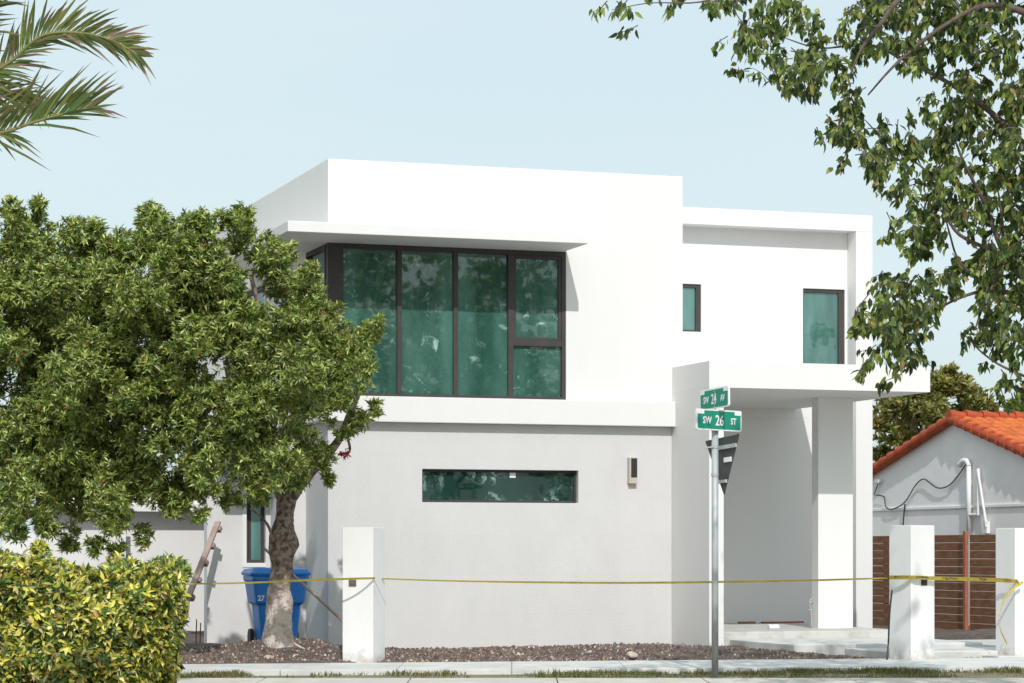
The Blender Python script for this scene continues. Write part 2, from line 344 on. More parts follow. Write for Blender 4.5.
# lower storey
SW = (1.52, 4.12, 2.38, 2.90)
bm = B(); wall_holes(bm, 'u', 0, 5.73, -.1, 3.618, [SW], -.25, 0)
hbox(bm, 0, .25, -1.42, -.25, -.1, 3.618)
H('lower_wall', bm, M['stucco'])
bm = B(); hbox(bm, .26, 5.6, -2.2, -2.1, 0, 3.6); H('interior_wall', bm, M['room'])
# low wing on the side street
LW = (-.66, -.34, 1.42, 3.0)
bm = B(); hbox(bm, -.26, 0, -2.8, -1.42, -.1, 3.4); wall_holes(bm, 'u', -1.32, -.26, -.1, 3.4, [LW], -3.05, -2.8)
hbox(bm, -1.32, 0, -4.6, -1.42, 3.4, 3.6)
H('side_wing', bm, M['stucco2'])
# window surrounds of the side wing
bm = B(); hbox(bm, -.73, -.662, -2.87, -2.785, 1.35, 3.0); hbox(bm, -.662, -.34, -2.87, -2.785, 1.35, 1.418)
H('window_surround', bm, M['trim'], bevel=.004)
# right wing with its picture-frame surround
BW = (9.72, 10.55, 4.7, 6.35); QW = (7.12, 7.735, 5.51, 6.355)
bm = B(); wall_holes(bm, 'u', 5.92, 10.60, 4.0, 7.38, [BW, QW], -3.8, -3.551)
hbox(bm, 5.92, 10.60, -3.8, -3.5505, 0, 4.0)
H('wing_wall', bm, M['white'])
bm = B(); hbox(bm, 5.921, 10.93, -3.8, -3.2, 7.37, 7.665); hbox(bm, 10.60, 10.93, -3.55, -3.2, .0, 7.37); hbox(bm, 10.60, 10.93, -10, -3.55, 0, 7.37)
hbox(bm, 5.921, 10.93, -10, -9.8, 0, 7.665)
H('wing_frame', bm, M['white'])
bm = B(); hbox(bm, 5.93, 10.59, -9.8, -3.81, 7.1, 7.3); H('wing_roof', bm, M['concrete'])
bm = B(); hbox(bm, 5.93, 10.59, -7.4, -7.3, 4.0, 7.1); hbox(bm, 5.93, 10.59, -7.3, -3.81, 3.9, 4.05); H('interior_wall', bm, M['room'])
# entrance: side blade, canopy, column
bm = B(); hbox(bm, 5.732, 5.98, -3.55, 1.54, -.1, 4.172); H('entrance_side_wall', bm, M['white'])
bm = B(); hbox(bm, 5.732, 9.58, -3.55, 1.54, 4.172, 4.585); H('entrance_canopy', bm, M['white'], bevel=0)
bm = B(); hbox(bm, 8.48, 9.12, -.56, -.31, .3, 4.172); H('column', bm, M['white'])
# windows
def frame_rect(bm, a0, a1, h0, h1, t, d0, d1, axis='u', r=None):
    r = r or t
    f = (lambda u0, u1, z0, z1: hbox(bm, u0, u1, d0, d1, z0, z1)) if axis == 'u' else (lambda u0, u1, z0, z1: hbox(bm, d0, d1, u0, u1, z0, z1))
    f(a0, a1, h1-t, h1); f(a0, a1, h0, h0+t); f(a0, a0+t, h0+t, h1-t); f(a1-r, a1, h0+t, h1-t)
def window(name, bm, panes, gm, label=None, axis='u'):
    w = H(name, bm, M['frame'], bevel=.004)
    if label: w['label'] = label
    for (a0, a1, h0, h1, d) in panes:
        b = B()
        if axis == 'u': hbox(b, a0, a1, d-.01, d, h0, h1)
        else: hbox(b, d, d+.01, a0, a1, h0, h1)
        build('pane', b, gm, w)
    return w
bm = B(); z0, z1 = 4.022, 6.388
hbox(bm, .0, .25, -.13, -.004, z0, z1)                      # corner post
hbox(bm, .25, 3.908, -.13, -.004, z1-.075, z1); hbox(bm, .25, 3.908, -.13, -.004, z0, z0+.05)
for a in (1.15, 2.07): hbox(bm, a-.035, a+.04, -.13, -.004, z0+.05, z1-.075)
hbox(bm, 2.94, 3.03, -.13, -.004, z0+.05, z1-.075); hbox(bm, 3.84, 3.908, -.13, -.004, z0+.05, z1-.075)
hbox(bm, 3.03, 3.84, -.13, -.004, 4.87, 4.96)
hbox(bm, 3.03, 3.075, -.10, -.02, 4.96, z1-.075); hbox(bm, 3.79, 3.84, -.10, -.02, 4.96, z1-.075); hbox(bm, 3.075, 3.79, -.10, -.02, z1-.13, z1-.075); hbox(bm, 3.075, 3.79, -.10, -.02, 4.96, 5.01)
window('corner_window', bm, [(.25, 1.115, z0+.05, z1-.075, -.06), (1.19, 2.035, z0+.05, z1-.075, -.06), (2.11, 2.94, z0+.05, z1-.075, -.06), (3.075, 3.79, 5.01, z1-.13, -.055), (3.03, 3.84, z0+.05, 4.87, -.06)], M['glass'], 'wide dark-framed corner window of green glass under the flat canopy')
bm = B(); frame_rect(bm, -1.448, -.222, z0, z1, .07, .01, .12, 'w')
window('side_window', bm, [(-1.378, -.292, z0+.07, z1-.07, .06)], M['glass'], axis='w')
bm = B(); frame_rect(bm, -6.398, -4.402, 4.602, 6.198, .07, .06, .16, 'w'); window('side_window', bm, [(-6.33, -4.47, 4.67, 6.13, .1)], M['glass'], axis='w')
bm = B(); frame_rect(bm, 1.522, 4.118, 2.382, 2.898, .035, -.15, -.09); 
window('strip_window', bm, [(1.557, 4.083, 2.417, 2.863, -.115)], M['glass3'], 'long low strip window with smeared dark green glass')
bm = B(); hbox(bm, 7.122, 7.733, -3.68, -3.58, 6.295, 6.353); hbox(bm, 7.122, 7.733, -3.68, -3.58, 5.512, 5.54); hbox(bm, 7.122, 7.15, -3.68, -3.58, 5.54, 6.295); hbox(bm, 7.645, 7.733, -3.68, -3.58, 5.54, 6.295)
window('wing_window', bm, [(7.15, 7.645, 5.54, 6.295, -3.62)], M['glass2'], 'small upper window beside the step in the facade')
bm = B(); hbox(bm, 9.722, 10.548, -3.68, -3.58, 6.285, 6.348); hbox(bm, 9.722, 10.548, -3.68, -3.58, 4.702, 4.74); hbox(bm, 9.722, 9.745, -3.68, -3.58, 4.74, 6.285); hbox(bm, 10.44, 10.548, -3.68, -3.58, 4.74, 6.285)
window('wing_window', bm, [(9.745, 10.44, 4.74, 6.285, -3.62)], M['glass2'], 'tall upper window above the entrance canopy')
bm = B(); frame_rect(bm, -.658, -.342, 1.422, 2.998, .05, -2.98, -2.9); hbox(bm, -.60, -.56, -2.97, -2.91, 1.47, 2.95)
window('slim_window', bm, [(-.56, -.39, 1.472, 2.948, -2.93)], M['glass2'], 'slim white-edged window left of the tree trunk')
# stickers on the glass
b = B(); hbox(b, 3.0, 3.10, -.1149, -.1125, 2.78, 2.86); H('sticker', b, M['signwhite'], bevel=0)
# wall lamp
bm = B(); hbox(bm, 4.955, 5.095, .0, .10, 2.70, 3.12); wl = H('wall_lamp', bm, M['beige'], bevel=.006)
bm = B(); hbox(bm, 4.985, 5.085, .1005, .108, 2.80, 3.105); build('lamp_lens', bm, M['lamp_dark'], wl)
# water tap at the porch and cable stub
bm = B(); p = hp(8.35, -3.4, 0)
def curtain(u0, u1, w, h0, h1, label, amp=.04, n=60):
    bm = B(); top = []; bot = []
    for i in range(n+1):
        u = u0+(u1-u0)*i/n; d = w+amp*math.sin(i*.9)+amp*.4*math.sin(i*2.3)
        top.append(bm.verts.new((u, -d, h1))); bot.append(bm.verts.new((u, -d-.01*math.sin(i), h0)))
    for i in range(n): bm.faces.new((bot[i], bot[i+1], top[i+1], top[i]))
    o = build('curtain', bm, M['curtain'], smooth=True, loc=O, rz=YAW); tag(o, label, 'curtain', 'curtains behind the corner window')
curtain(3.0, 3.62, -.22, 4.02, 6.35, 'pale curtain behind the right-hand end of the corner window')
curtain(.3, 1.9, -2.2, 4.02, 6.35, 'wide pale dust sheet hanging deep in the room behind the left panes', .03)
curtain(2.52, 2.94, -.22, 4.02, 6.35, 'pale curtain behind the third tall pane of the corner window')
# step ladder left inside the room
sl_ = B()
for s in (-.2, .2):
    tube(sl_, [(s, 0, 0), (s*.7, .25, 1.9)], .02, 6); tube(sl_, [(s, .7, 0), (s*.7, .3, 1.9)], .018, 6)
for k in range(1, 7): box(sl_, (-.2, .04*k-.05, .28*k), (.2, .04*k+.05, .28*k+.03))
o = build('step_ladder', sl_, M['black'], loc=hp(1.95, -.75, 4.0), rz=YAW+.3); tag(o, 'dark step ladder standing behind the green corner window', 'ladder')

# ------------------------------------------------------------ entrance slabs
def slab(name, u0, u1, w0, w1, h0, h1, m): 
    bm = B(); hbox(bm, u0, u1, w0, w1, h0, h1); o = build(name, bm, m, bevel=.012, loc=O, rz=YAW); return tag(o, kind='structure')
slab('porch_floor', 5.985, 9.4, -3.55, .98, 0, .33, M['concrete2'])
slab('path_step', 6.32, 9.5, .985, 3.4, 0, .21, M['concrete'])
slab('path_slab', 7.15, 9.5, 3.43, 5.0, .02, .15, M['concrete'])
slab('side_path', 9.55, 11.2, 1.0, 4.0, .02, .16, M['concrete2'])
slab('walkway', 8.6, 10.6, 4.2, 5.5, 0, .09, M['concrete'])
# scraps on the porch
for (u, w, L_, a, lab) in [(9.15, -3.2, .8, .05, 'longer brown board scrap lying on the porch against the back wall'), (8.5, -3.3, .3, -.15, 'short brown board scrap lying at the left on the porch')]:
    bm = B(); box(bm, (-L_/2, -.06, 0), (L_/2, .06, .03)); o = build('board_scrap', bm, M['post'], bevel=.003, loc=hp(u, w, .333), rz=YAW+a); tag(o, lab, 'board')
bm = B(); box(bm, (-.09, -.06, 0), (.09, .06, .06)); box(bm, (-.092, -.012, .06), (.092, .012, .063)); o = build('carton', bm, M['signwhite'], bevel=.004, loc=hp(7.7, -.4, .333), rz=YAW); tag(o, 'small white carton on the porch floor', 'box')
bm = B(); tube(bm, smooth_path([(0, 0, 0), (.01, 0, .25), (-.03, 0, .42), (.02, 0, .5)], 4), .012, 6); tube(bm, [(-.05, 0, .3), (.05, 0, .3)], .01, 6); tube(bm, [(-.04, 0, .42), (.04, 0, .43)], .012, 6)
o = build('water_tap', bm, M['galv'], smooth=True, loc=hp(8.44, -.50, .333), rz=YAW); tag(o, 'thin grey standpipe tap beside the porch column', 'tap')
print('house done')

# ------------------------------------------------------------ gate pillars
def pillar(center, rz, w, h, label, boxm, boxloc, z=.07):
    root = empty('gate_pillar', (center[0], center[1], z), rz, label=label, cat='pillar', group='white pillars along the pavement')
    bm = B(); box(bm, (-w/2, -w/2, -.06), (w/2, w/2, h)); build('shaft', bm, M['pillar'], root, bevel=.008)
    bm = B(); x, zz = boxloc; box(bm, (x-.055, -w/2-.014, zz-.045), (x+.055, -w/2-.001, zz+.045)); box(bm, (x-.03, -w/2-.020, zz-.02), (x+.03, -w/2-.0145, zz+.02))
    build('outlet_box', bm, boxm, root, bevel=.002)
    return root
def pillar_at(px, py_base, rz, side):       # near vertical edge seen at pixel px
    pass
w = .455
def corner_center(px, Z, rz, w, left=True):
    """centre of the pillar whose nearest vertical edge stands at pixel px, depth Z"""
    c = Vector(((px-512)*Z/F_PX, Z, 0)); m_ = Matrix.Rotation(rz, 3, 'Z')
    return c - m_ @ Vector((w/2 if left else -w/2, -w/2, 0))
# left pillar: front face 343..373, right face 373..385 ; local -y is the front face
rzL = R(-21.8+3.3)*-1
PL = corner_center(373, 34.95, R(-18.5+0)+0, w, True)
pL = pillar(PL, R(-18.5), w, 1.87, 'white pillar standing alone in front of the grey wall', M['brownbox'], (-.075, 1.10))
PM = corner_center(911, 35.95, R(42-8), w, False)
pM = pillar(PM, R(34), w, 1.91, 'white pillar in front of the brown fence, left of the pair at the right', M['black'], (.02, 1.10))
PR = corner_center(1015, 36.9, R(27), w, False)
pR = pillar(PR, R(27), w, 1.88, 'white pillar cut by the right edge of the picture', M['black'], (.02, 1.05))

# ------------------------------------------------------------ caution tape
def tape(name, pts, width, label, twist=0, text=False):
    pts = smooth_path(pts, 14); bm = B(); prev = None
    for i, p in enumerate(pts):
        a = .45+math.sin(i*.09)*twist*.5; d = Vector((0, math.sin(a), math.cos(a)))*width/2
        q = (bm.verts.new(p+d), bm.verts.new(p-d))
        if prev: bm.faces.new((prev[0], q[0], q[1], prev[1]))
        prev = q
    bmesh.ops.solidify(bm, geom=bm.faces[:], thickness=.0015)
    o = build(name, bm, M['yellow'], smooth=True); tag(o, label, 'tape', 'yellow caution tape'); return o
def front(px, py, Z): return at(px, py, Z)
t1 = tape('caution_tape', [front(112, 586, 35.4), front(160, 584.5, 35.2), front(240, 583, 35.0), front(300, 580.5, 34.85), front(343, 579, 34.72), front(372.6, 578.3, 34.90), front(384.5, 578.8, 35.28), front(470, 581.3, 35.4), front(600, 582.8, 35.6), front(700, 582.2, 35.75), front(812, 580.3, 35.85), front(888, 578, 36.0)], .030, 'long yellow caution tape running from the tree past the pole to the far pillars', .75)
t2 = tape('caution_tape', [front(889, 577.5, 36.15), front(911, 577.3, 35.90), front(935, 578.3, 36.1), front(965, 579, 36.3), front(998, 580, 36.95), front(1013, 581, 36.82), front(1022, 582, 37.0), front(1040, 582.5, 37.2)], .062, 'short wide yellow caution tape wrapped between the two right-hand pillars', .2)
t3 = tape('tape_tail', [front(1023, 582, 36.8), front(1013, 589, 36.72), front(1005, 598, 36.7), front(1000, 613, 36.7), front(1000, 628, 36.72), front(1007, 644, 36.75)], .05, 'loose end of yellow tape hanging from the right-most pillar', .6)
t4 = tape('tape_tail', [front(374, 580, 34.86), front(379, 590, 34.98), front(386, 605, 35.1)], .012, 'thin dangling tape end on the side of the lone white pillar', .2)
t4.data.materials[0] = M['beige']
def text(name, body, size, m, parent, M4, extrude=.001, bold=.0, sx=1):
    c = bpy.data.curves.new(name, 'FONT'); c.body = body; c.size = size; c.align_x = 'CENTER'; c.align_y = 'CENTER'; c.extrude = extrude; c.offset = bold; c.resolution_u = 3
    o = bpy.data.objects.new(name, c); COL.objects.link(o); dg = bpy.context.evaluated_depsgraph_get(); dg.update()
    me = bpy.data.meshes.new_from_object(o.evaluated_get(dg)); bpy.data.objects.remove(o)
    me.transform(Matrix.Diagonal((sx, 1, 1, 1))); me.transform(M4)
    return link_mesh(name, me, m, parent)
UPR = Matrix.Rotation(R(90), 4, 'X')        # text standing up, facing -y
for (px, py, Z, a) in [(901, 577.5, 36.0, -.75), (922, 577.8, 35.98, .6), (950, 578.7, 36.17, .15), (980, 579.6, 36.6, .5)]:
    text('lettering', 'CAUTION', .05, M['black'], t2, Matrix.Translation(at(px, py, Z)+Vector((0, -.012, 0))) @ Matrix.Rotation(a, 4, 'Z') @ UPR, .0008, .001)

bm = B(); tube(bm, smooth_path([at(892, 590, 36.1), at(889.5, 615, 36.1), at(888.5, 640, 36.1), at(887, 660, 36.0)], 5), .013, 6)
tag(build('loose_cable', bm, M['black'], smooth=True), 'thin black cable hanging down the left edge of the pillar before the fence', 'cable')
# ------------------------------------------------------------ street sign
pz = at(715, 677, 32.3); pole = empty('street_sign', (pz.x, pz.y, 0), 0, label='galvanised street sign pole with two green name blades and a triangular sign back', cat='street sign')
sc = 32.3/F_PX
zz = lambda y: 1.6-(y-HOR)*sc
bm = B(); tube(bm, [(0, 0, -.05), (0, 0, zz(430))], .044, 20); build('pole', bm, M['galv'], pole, smooth=True)
bm = B(); tube(bm, [(0, 0, zz(431)), (0, 0, zz(426))], .052, 16); box(bm, (-.012, -.02, zz(428)), (.012, .02, zz(388))); build('pole_cap', bm, M['galv'], pole, smooth=False)
def blade(yc, cx, width, height, ang, label, body3, z_off=0, tilt=0):
    zc = zz(yc); Mx = Matrix.Translation((cx, -.07 if body3[1] == '26' else -.0, zc)) @ Matrix.Rotation(ang, 4, 'Z') @ Matrix.Rotation(tilt, 4, 'Y')
    def P(name, bm, m, par, bev=0):
        bmesh.ops.transform(bm, matrix=Mx, verts=bm.verts); return build(name, bm, m, par, bevel=bev)
    def rrect(bm, x0, x1, z0, z1, y0, y1, r):
        pts = []
        for (cx_, cz_, a0) in ((x1-r, z1-r, 0), (x0+r, z1-r, 90), (x0+r, z0+r, 180), (x1-r, z0+r, 270)):
            for k in range(5):
                a = R(a0+k*22.5); pts.append((cx_+r*math.cos(a), cz_+r*math.sin(a)))
        f = [bm.verts.new((p[0], y0, p[1])) for p in pts]; g = [bm.verts.new((p[0], y1, p[1])) for p in pts]
        bm.faces.new(f); bm.faces.new(g[::-1]); n = len(f)
        for i in range(n): bm.faces.new((f[i], g[i], g[(i+1) % n], f[(i+1) % n]))
    wd, ht = width/2, height/2
    bm = B(); rrect(bm, -wd, wd, -ht, ht, -.012, .012, .03); pl = P('name_blade', bm, M['signwhite'], pole); pl['label'] = label
    bm = B(); rrect(bm, -wd+.018, wd-.018, -ht+.018, ht-.018, -.015, -.0125, .022); P('green_face', bm, M['green'], pl)
    for s in (-1, 1):
        bm = B(); rrect(bm, min(s*wd*.98, s*(wd-.13)), max(s*wd*.98, s*(wd-.13)), ht-.062, ht-.002, -.0185, -.0155, .012); P('corner_mark', bm, M['signwhite'], pl)
    for (t, x, s) in ((body3[0], -wd*.55, .125), (body3[1], .0, .19), (body3[2], wd*.62, .115)):
        text('lettering', t, s*height/.27, M['signwhite'], pl, Mx @ Matrix.Translation((x, -.019, -.012)) @ UPR, .0008, .003, .82)
    return pl
blade(420.5, .04, .80, .265, R(40), 'lower name blade reading SW 26 ST', ('SW', '26', 'ST'), tilt=R(.5))
blade(398.5, .0, .80, .262, R(-68), 'upper name blade reading SW 24 AV', ('SW', '24', 'AV'), tilt=R(-1.5))
# back of a yield sign, on brackets
Mx = Matrix.Translation((.10, .09, zz(436))) @ Matrix.Rotation(R(-64), 4, 'Z') @ Matrix.Rotation(R(-3), 4, 'Y')
def P2(name, bm, m, par, bev=0):
    bmesh.ops.transform(bm, matrix=Mx, verts=bm.verts); return build(name, bm, m, par, bevel=bev)
bm = B(); hw, hh, r = .455, .79, .04; pts = []
for (cx_, cz_, a0) in ((hw-.07, -r, 90), (-hw+.07, -r, 210), (0, -hh+2*r, 330)):
    a0 -= 120
    for k in range(7): a = R(a0+k*20+60); pts.append((cx_+r*math.cos(a), cz_+r*math.sin(a)))
import functools
cxm = sum(p[0] for p in pts)/len(pts); czm = sum(p[1] for p in pts)/len(pts)
pts.sort(key=lambda p: math.atan2(p[1]-czm, p[0]-cxm))
f = [bm.verts.new((p[0], 0, p[1])) for p in pts]; g = [bm.verts.new((p[0], .004, p[1])) for p in pts]
bm.faces.new(f); bm.faces.new(g[::-1])
for i in range(len(f)): bm.faces.new((f[i], g[i], g[(i+1) % len(f)], f[(i+1) % len(f)]))
ys = P2('triangular_sign', bm, M['signback'], pole); ys['label'] = 'triangular warning sign seen from its dark back'
bm = B(); box(bm, (-.20, -.028, -.17), (.36, -.002, -.12)); P2('bracket', bm, M['galv'], pole, .003)
bm = B(); box(bm, (-.2, -.028, -.60), (.10, -.002, -.56)); P2('bracket', bm, M['galv'], pole, .003)
bm = B(); box(bm, (.05, -.02, -.34), (.22, -.002, -.28)); P2('sticker', bm, M['signwhite'], ys)
for y_ in (447, 475):
    bm = B(); tube(bm, [(0, 0, zz(y_)-.02), (0, 0, zz(y_)+.02)], .049, 16)
    if y_ == 447: tube(bm, [(-.02, -.045, zz(447)), (-.13, -.06, zz(448))], .01, 6)
    build('clamp', bm, M['galv'], pole)
print('sign done')

# ------------------------------------------------------------ neighbour's house with clay tiles (gable plane u = 15.66)
UG = 15.66
nb = empty('neighbour_house', hp(UG, 0, 0), YAW, label='low pale grey gabled house with orange clay tile roof', cat='house')
def nbox(bm, u0, u1, w0, w1, h0, h1): box(bm, (u0, -w1, h0), (u1, -w0, h1))
RW, RH, PW, = -8.85, 4.34, .268                 # ridge position, height, pitch
wL, wRt = -14.2, -4.2
bm = B(); prof = [(wL, 0), (wRt, 0), (wRt, RH-(wRt-RW)*PW-.05), (RW, RH-.05), (wL, RH-(RW-wL)*PW*.985-.05)]
v0 = [bm.verts.new((0, -a, b)) for a, b in prof]; v1 = [bm.verts.new((9, -a, b)) for a, b in prof]
bm.faces.new(v0); bm.faces.new(v1[::-1])
for i in range(5): bm.faces.new((v0[i], v1[i], v1[(i+1) % 5], v0[(i+1) % 5]))
build('wall', bm, M['nwall'], nb)
bm = B(); nbox(bm, -.035, -.001, wL, wRt, 2.50, 2.56); build('band_course', bm, M['nwall'], nb, bevel=.006)
def tile_slope(sgn, pitch, length):
    """barrel tiles: half-round columns running down the slope, in stepped courses"""
    V = []; Fc = []; tw = .24; nseg = 6; cl = .36; ncol = int(9.3/tw); nrow = int(length/cl)
    sl_ = math.hypot(1, pitch)
    for c in range(ncol):
        for r_ in range(nrow):
            s0 = r_*cl; s1 = s0+cl+.04; b = len(V); j = random.uniform(-.012, .012)
            for (s, lift, wd) in ((s0, .0, .40), (s1, .028, .50)):
                for k in range(nseg+1):
                    a = math.pi*k/nseg; x = -.14+c*tw+tw/2+math.cos(a)*tw*wd+j; z = math.sin(a)*.075+lift
                    ww = RW+sgn*s/sl_; hh_ = RH-(s/sl_)*pitch+z+.02
                    V.append((x, -ww, hh_))
            for k in range(nseg): Fc.append((b+k, b+k+1, b+nseg+2+k, b+nseg+1+k))
            # front lip
            Fc.append(tuple(range(b+nseg+1, b+2*nseg+2)))
    b = len(V); e = length/sl_
    V += [(-.1, -RW, RH+.0), (9.3, -RW, RH+.0), (9.3, -(RW+sgn*e), RH-e*pitch), (-.1, -(RW+sgn*e), RH-e*pitch)]
    Fc.append((b, b+1, b+2, b+3))
    me = bpy.data.meshes.new('roof'); me.from_pydata(V, [], Fc); me.update(); return me
link_mesh('roof_slope', tile_slope(1, PW, 5.4), M['tile'], nb); link_mesh('roof_slope', tile_slope(-1, PW*.985, 5.2), M['tile'], nb)
def barrels(path_a, path_b, n, rad, name):
    bm = B(); a = Vector(path_a); b = Vector(path_b)
    for i in range(n):
        p = a.lerp(b, i/n); q = a.lerp(b, (i+1.12)/n)
        tube(bm, [p+Vector((0, 0, -.012)), q+Vector((0, 0, .012))], [rad*.78, rad*1.16], 12)
    build(name, bm, M['rake'], nb, smooth=False)
barrels((-.10, -RW, RH+.02), (-.10, -(wRt), RH+.02-(wRt-RW)*PW), 14, .105, 'rake_tiles')
barrels((-.10, -RW, RH+.02), (-.10, -wL, RH+.02-(RW-wL)*PW*.985), 14, .105, 'rake_tiles')
barrels((9, -RW, RH+.07), (-.12, -RW, RH+.07), 24, .12, 'ridge_tiles')
bm = B(); box(bm, (-.14, -wRt, RH), (-.02, -RW, RH)) if False else None
# white pipes and cable on the gable
bm = B(); tube(bm, [(-.07, 8.15, 2.02), (-.07, 8.15, 3.36)], .05, 10); tube(bm, smooth_path([(-.07, 8.15, 3.36), (-.08, 8.2, 3.46), (-.10, 8.34, 3.47), (-.10, 8.48, 3.40)], 4), [.055]*12+[.07], 10)
build('service_pipe', bm, M['trim'], nb, smooth=True)
bm = B(); tube(bm, [(-.07, 7.75, 2.35), (-.07, 7.75, 3.30)], .038, 8); tube(bm, [(-.09, 7.75, 3.28), (-.09, 7.38, 2.1)], .028, 8); tube(bm, [(-.07, 7.75, 2.36), (-.07, 8.15, 2.36)], .03, 8); box(bm, (-.10, 7.36, 1.98), (-.02, 7.56, 2.22))
build('service_pipe', bm, M['trim'], nb, smooth=False)
bm = B()
cab = [(966, 464), (957, 477), (948, 486), (938, 488), (930, 483), (923, 479), (915, 486), (905, 502), (893, 509), (886, 507), (884, 497), (876, 495)]
def on_gable(x, y, off=.06):
    d = Vector(((x-512)/F_PX, 1, 0)); t = ((O+fr*(UG-off)).dot(fr))/(d.dot(fr)); Pw = d*t
    return (-off, -((Pw-O).dot(fn)), 1.6-(y-HOR)*t/F_PX)
tube(bm, smooth_path([on_gable(*c) for c in cab], 5), .014, 6); build('cable', bm, M['black'], nb, smooth=True)
bm = B(); tube(bm, [on_gable(905, 504), on_gable(904, 514), on_gable(903, 526)], .016, 6); build('cable', bm, M['black'], nb)
bm = B(); tube(bm, [on_gable(874, 495), on_gable(878, 484)], .012, 6); build('cable', bm, M['black'], nb)
bm = B(); a = Vector(on_gable(878, 481)); box(bm, a-Vector((.05, .12, .04)), a+Vector((.05, .12, .04))); build('cable_bracket', bm, M['trim'], nb, bevel=.008)

# ------------------------------------------------------------ slatted fence at u = 13.77
UF = 13.77
fe = empty('slatted_fence', hp(UF, 0, 0), YAW, label='brown horizontal board fence before the tile-roofed house', cat='fence')
bm = B()
for k in range(12):
    for (a0, a1) in ((-10.8, -8.35), (-8.35, -4.98), (-4.80, -1.5)):
        z0 = .10+k*.153; dy = random.uniform(-.003, .003)
        box(bm, (0, -a1+.004, z0), (.022, -a0-.004, z0+.146+dy))
build('board_panel', bm, M['board'], fe, bevel=.004)
for a, m_ in ((-8.4, 'board'), (-10.8, 'board'), (-1.5, 'board')):
    bm = B(); box(bm, (.023, -a-.045, 0), (.11, -a+.045, 1.92)); build('post', bm, M[m_], fe, bevel=.004)
bm = B(); box(bm, (-.075, 4.84, 0), (.0-.002, 4.93, 2.0)); q = build('post', bm, M['post'], fe, bevel=.006); q['label'] = 'reddish square fence post'

# ------------------------------------------------------------ recycling bin
bp = at(276, 641, 38.6)
rb = empty('recycling_bin', (bp.x, bp.y, .14), R(16), label='blue wheeled recycling bin standing behind the tree trunk', cat='bin')
bm = B()
def loft(bm, secs):
    rs = []
    for (z, w_, d_, ox, oy, r_) in secs:
        ring = []
        for (sx, sy, a0) in ((1, 1, 0), (-1, 1, 90), (-1, -1, 180), (1, -1, 270)):
            for k in range(4):
                a = R(a0+k*30); ring.append(bm.verts.new((ox+sx*(w_/2-r_)+r_*math.cos(a), oy+sy*(d_/2-r_)+r_*math.sin(a), z)))
        rs.append(ring)
    n = len(rs[0])
    for a, b in zip(rs, rs[1:]):
        for k in range(n): bm.faces.new((a[k], a[(k+1) % n], b[(k+1) % n], b[k]))
    bm.faces.new(rs[0][::-1]); bm.faces.new(rs[-1])
loft(bm, [(0, .50, .52, 0, 0, .05), (.02, .53, .56, 0, 0, .06), (.58, .64, .68, 0, 0, .07), (.60, .68, .72, 0, 0, .07), (.62, .74, .78, 0, 0, .07), (.9, .82, .84, 0, 0, .07), (.93, .86, .88, 0, 0, .07), (.98, .86, .88, 0, 0, .07)])
for x in (-.2, 0, .2): box(bm, (x-.035, -.315, .08), (x+.035, -.27, .55))
build('body', bm, M['blue'], rb, smooth=False, bevel=.006)
bm = B(); loft(bm, [(.985, .90, .92, 0, 0, .08), (1.02, .92, .94, 0, 0, .08), (1.07, .84, .84, 0, 0, .08), (1.09, .55, .5, 0, 0, .08)])
box(bm, (-.16, -.50, .985), (.16, -.46, 1.03)); ld = build('lid', bm, M['blue'], rb, bevel=.006)
bm = B(); tube(bm, [(-.30, .44, 1.02), (.30, .44, 1.02)], .02, 8); build('handle', bm, M['blue'], rb)
for s in (-1, 1):
    bm = B(); tube(bm, [(s*.30, .24, .13), (s*.37, .24, .13)], .13, 20); build('wheel', bm, M['black'], rb, bevel=.01)
text('lettering', '27', .10, M['signwhite'], rb, Matrix.Translation((-.30, -.408, .68)) @ UPR, .002, .003)

# ------------------------------------------------------------ side street pieces on the left
# cleated board leaning against the wing
root = empty('leaning_ladder', at(192, 600, 41.2)*Vector((1, 1, 0)) if False else (0, 0, 0), 0, label='pinkish timber with cleats leaning on the wing wall above the hedge', cat='ladder')
a = at(218, 522, 41.0); b = Vector((at(168, 640, 39.4).x, 39.4, .1)); 
d = (a-b).normalized(); side = Vector((0, 0, 1)).cross(d).normalized(); nrm = d.cross(side)
M3 = Matrix((side, nrm, d)).transposed().to_4x4(); M3.translation = b; Ln = (a-b).length
bm = B(); box(bm, (-.05, -.02, 0), (.05, .02, Ln), M3); build('rail', bm, M['timber'], root, bevel=.004)
for k in range(6):
    t = Ln-.10-k*.36
    if t < .1: break
    bm = B(); box(bm, (-.07, -.095, t-.05), (.07, -.022, t+.04), M3); build('rung', bm, M['timber'], root, bevel=.004)
def hthing(name, bm, m, label, cat, bevel=.006): return tag(build(name, bm, m, bevel=bevel, loc=O, rz=YAW), label, cat)
bm = B(); hbox(bm, -3.2, .1, -9.3, -9.0, 0, 3.1); hbox(bm, -3.2, .1, -9.0, -8.6, 2.35, 2.5)
hthing('garden_wall', bm, M['white'], 'white wall with a shading ledge seen left of the leaning timber', 'wall')
bm = B(); hbox(bm, -2.3, -1.34, -6.2, -6.05, 0, 1.0); hthing('low_wall', bm, M['stucco2'], 'low grey wall behind the right end of the hedge', 'wall')
# battered white fin
bm = B(); v = [bm.verts.new(p) for p in [at(160, 560, 50), at(176, 560, 50), at(181, 515, 50), at(170, 515, 50)]]; 
for q in v[:2]: q.co.z = 0; 
v[0].co.x -= .25; v[1].co.x -= .22
g = [bm.verts.new(q.co+Vector((-.12, .9, 0))) for q in v]; bm.faces.new(v); bm.faces.new(g[::-1])
for i in range(4): bm.faces.new((v[i], g[i], g[(i+1) % 4], v[(i+1) % 4]))
tag(build('wall_fin', bm, M['white'], bevel=.006), 'sloping white wall fin behind the hedge below the tree', 'wall')
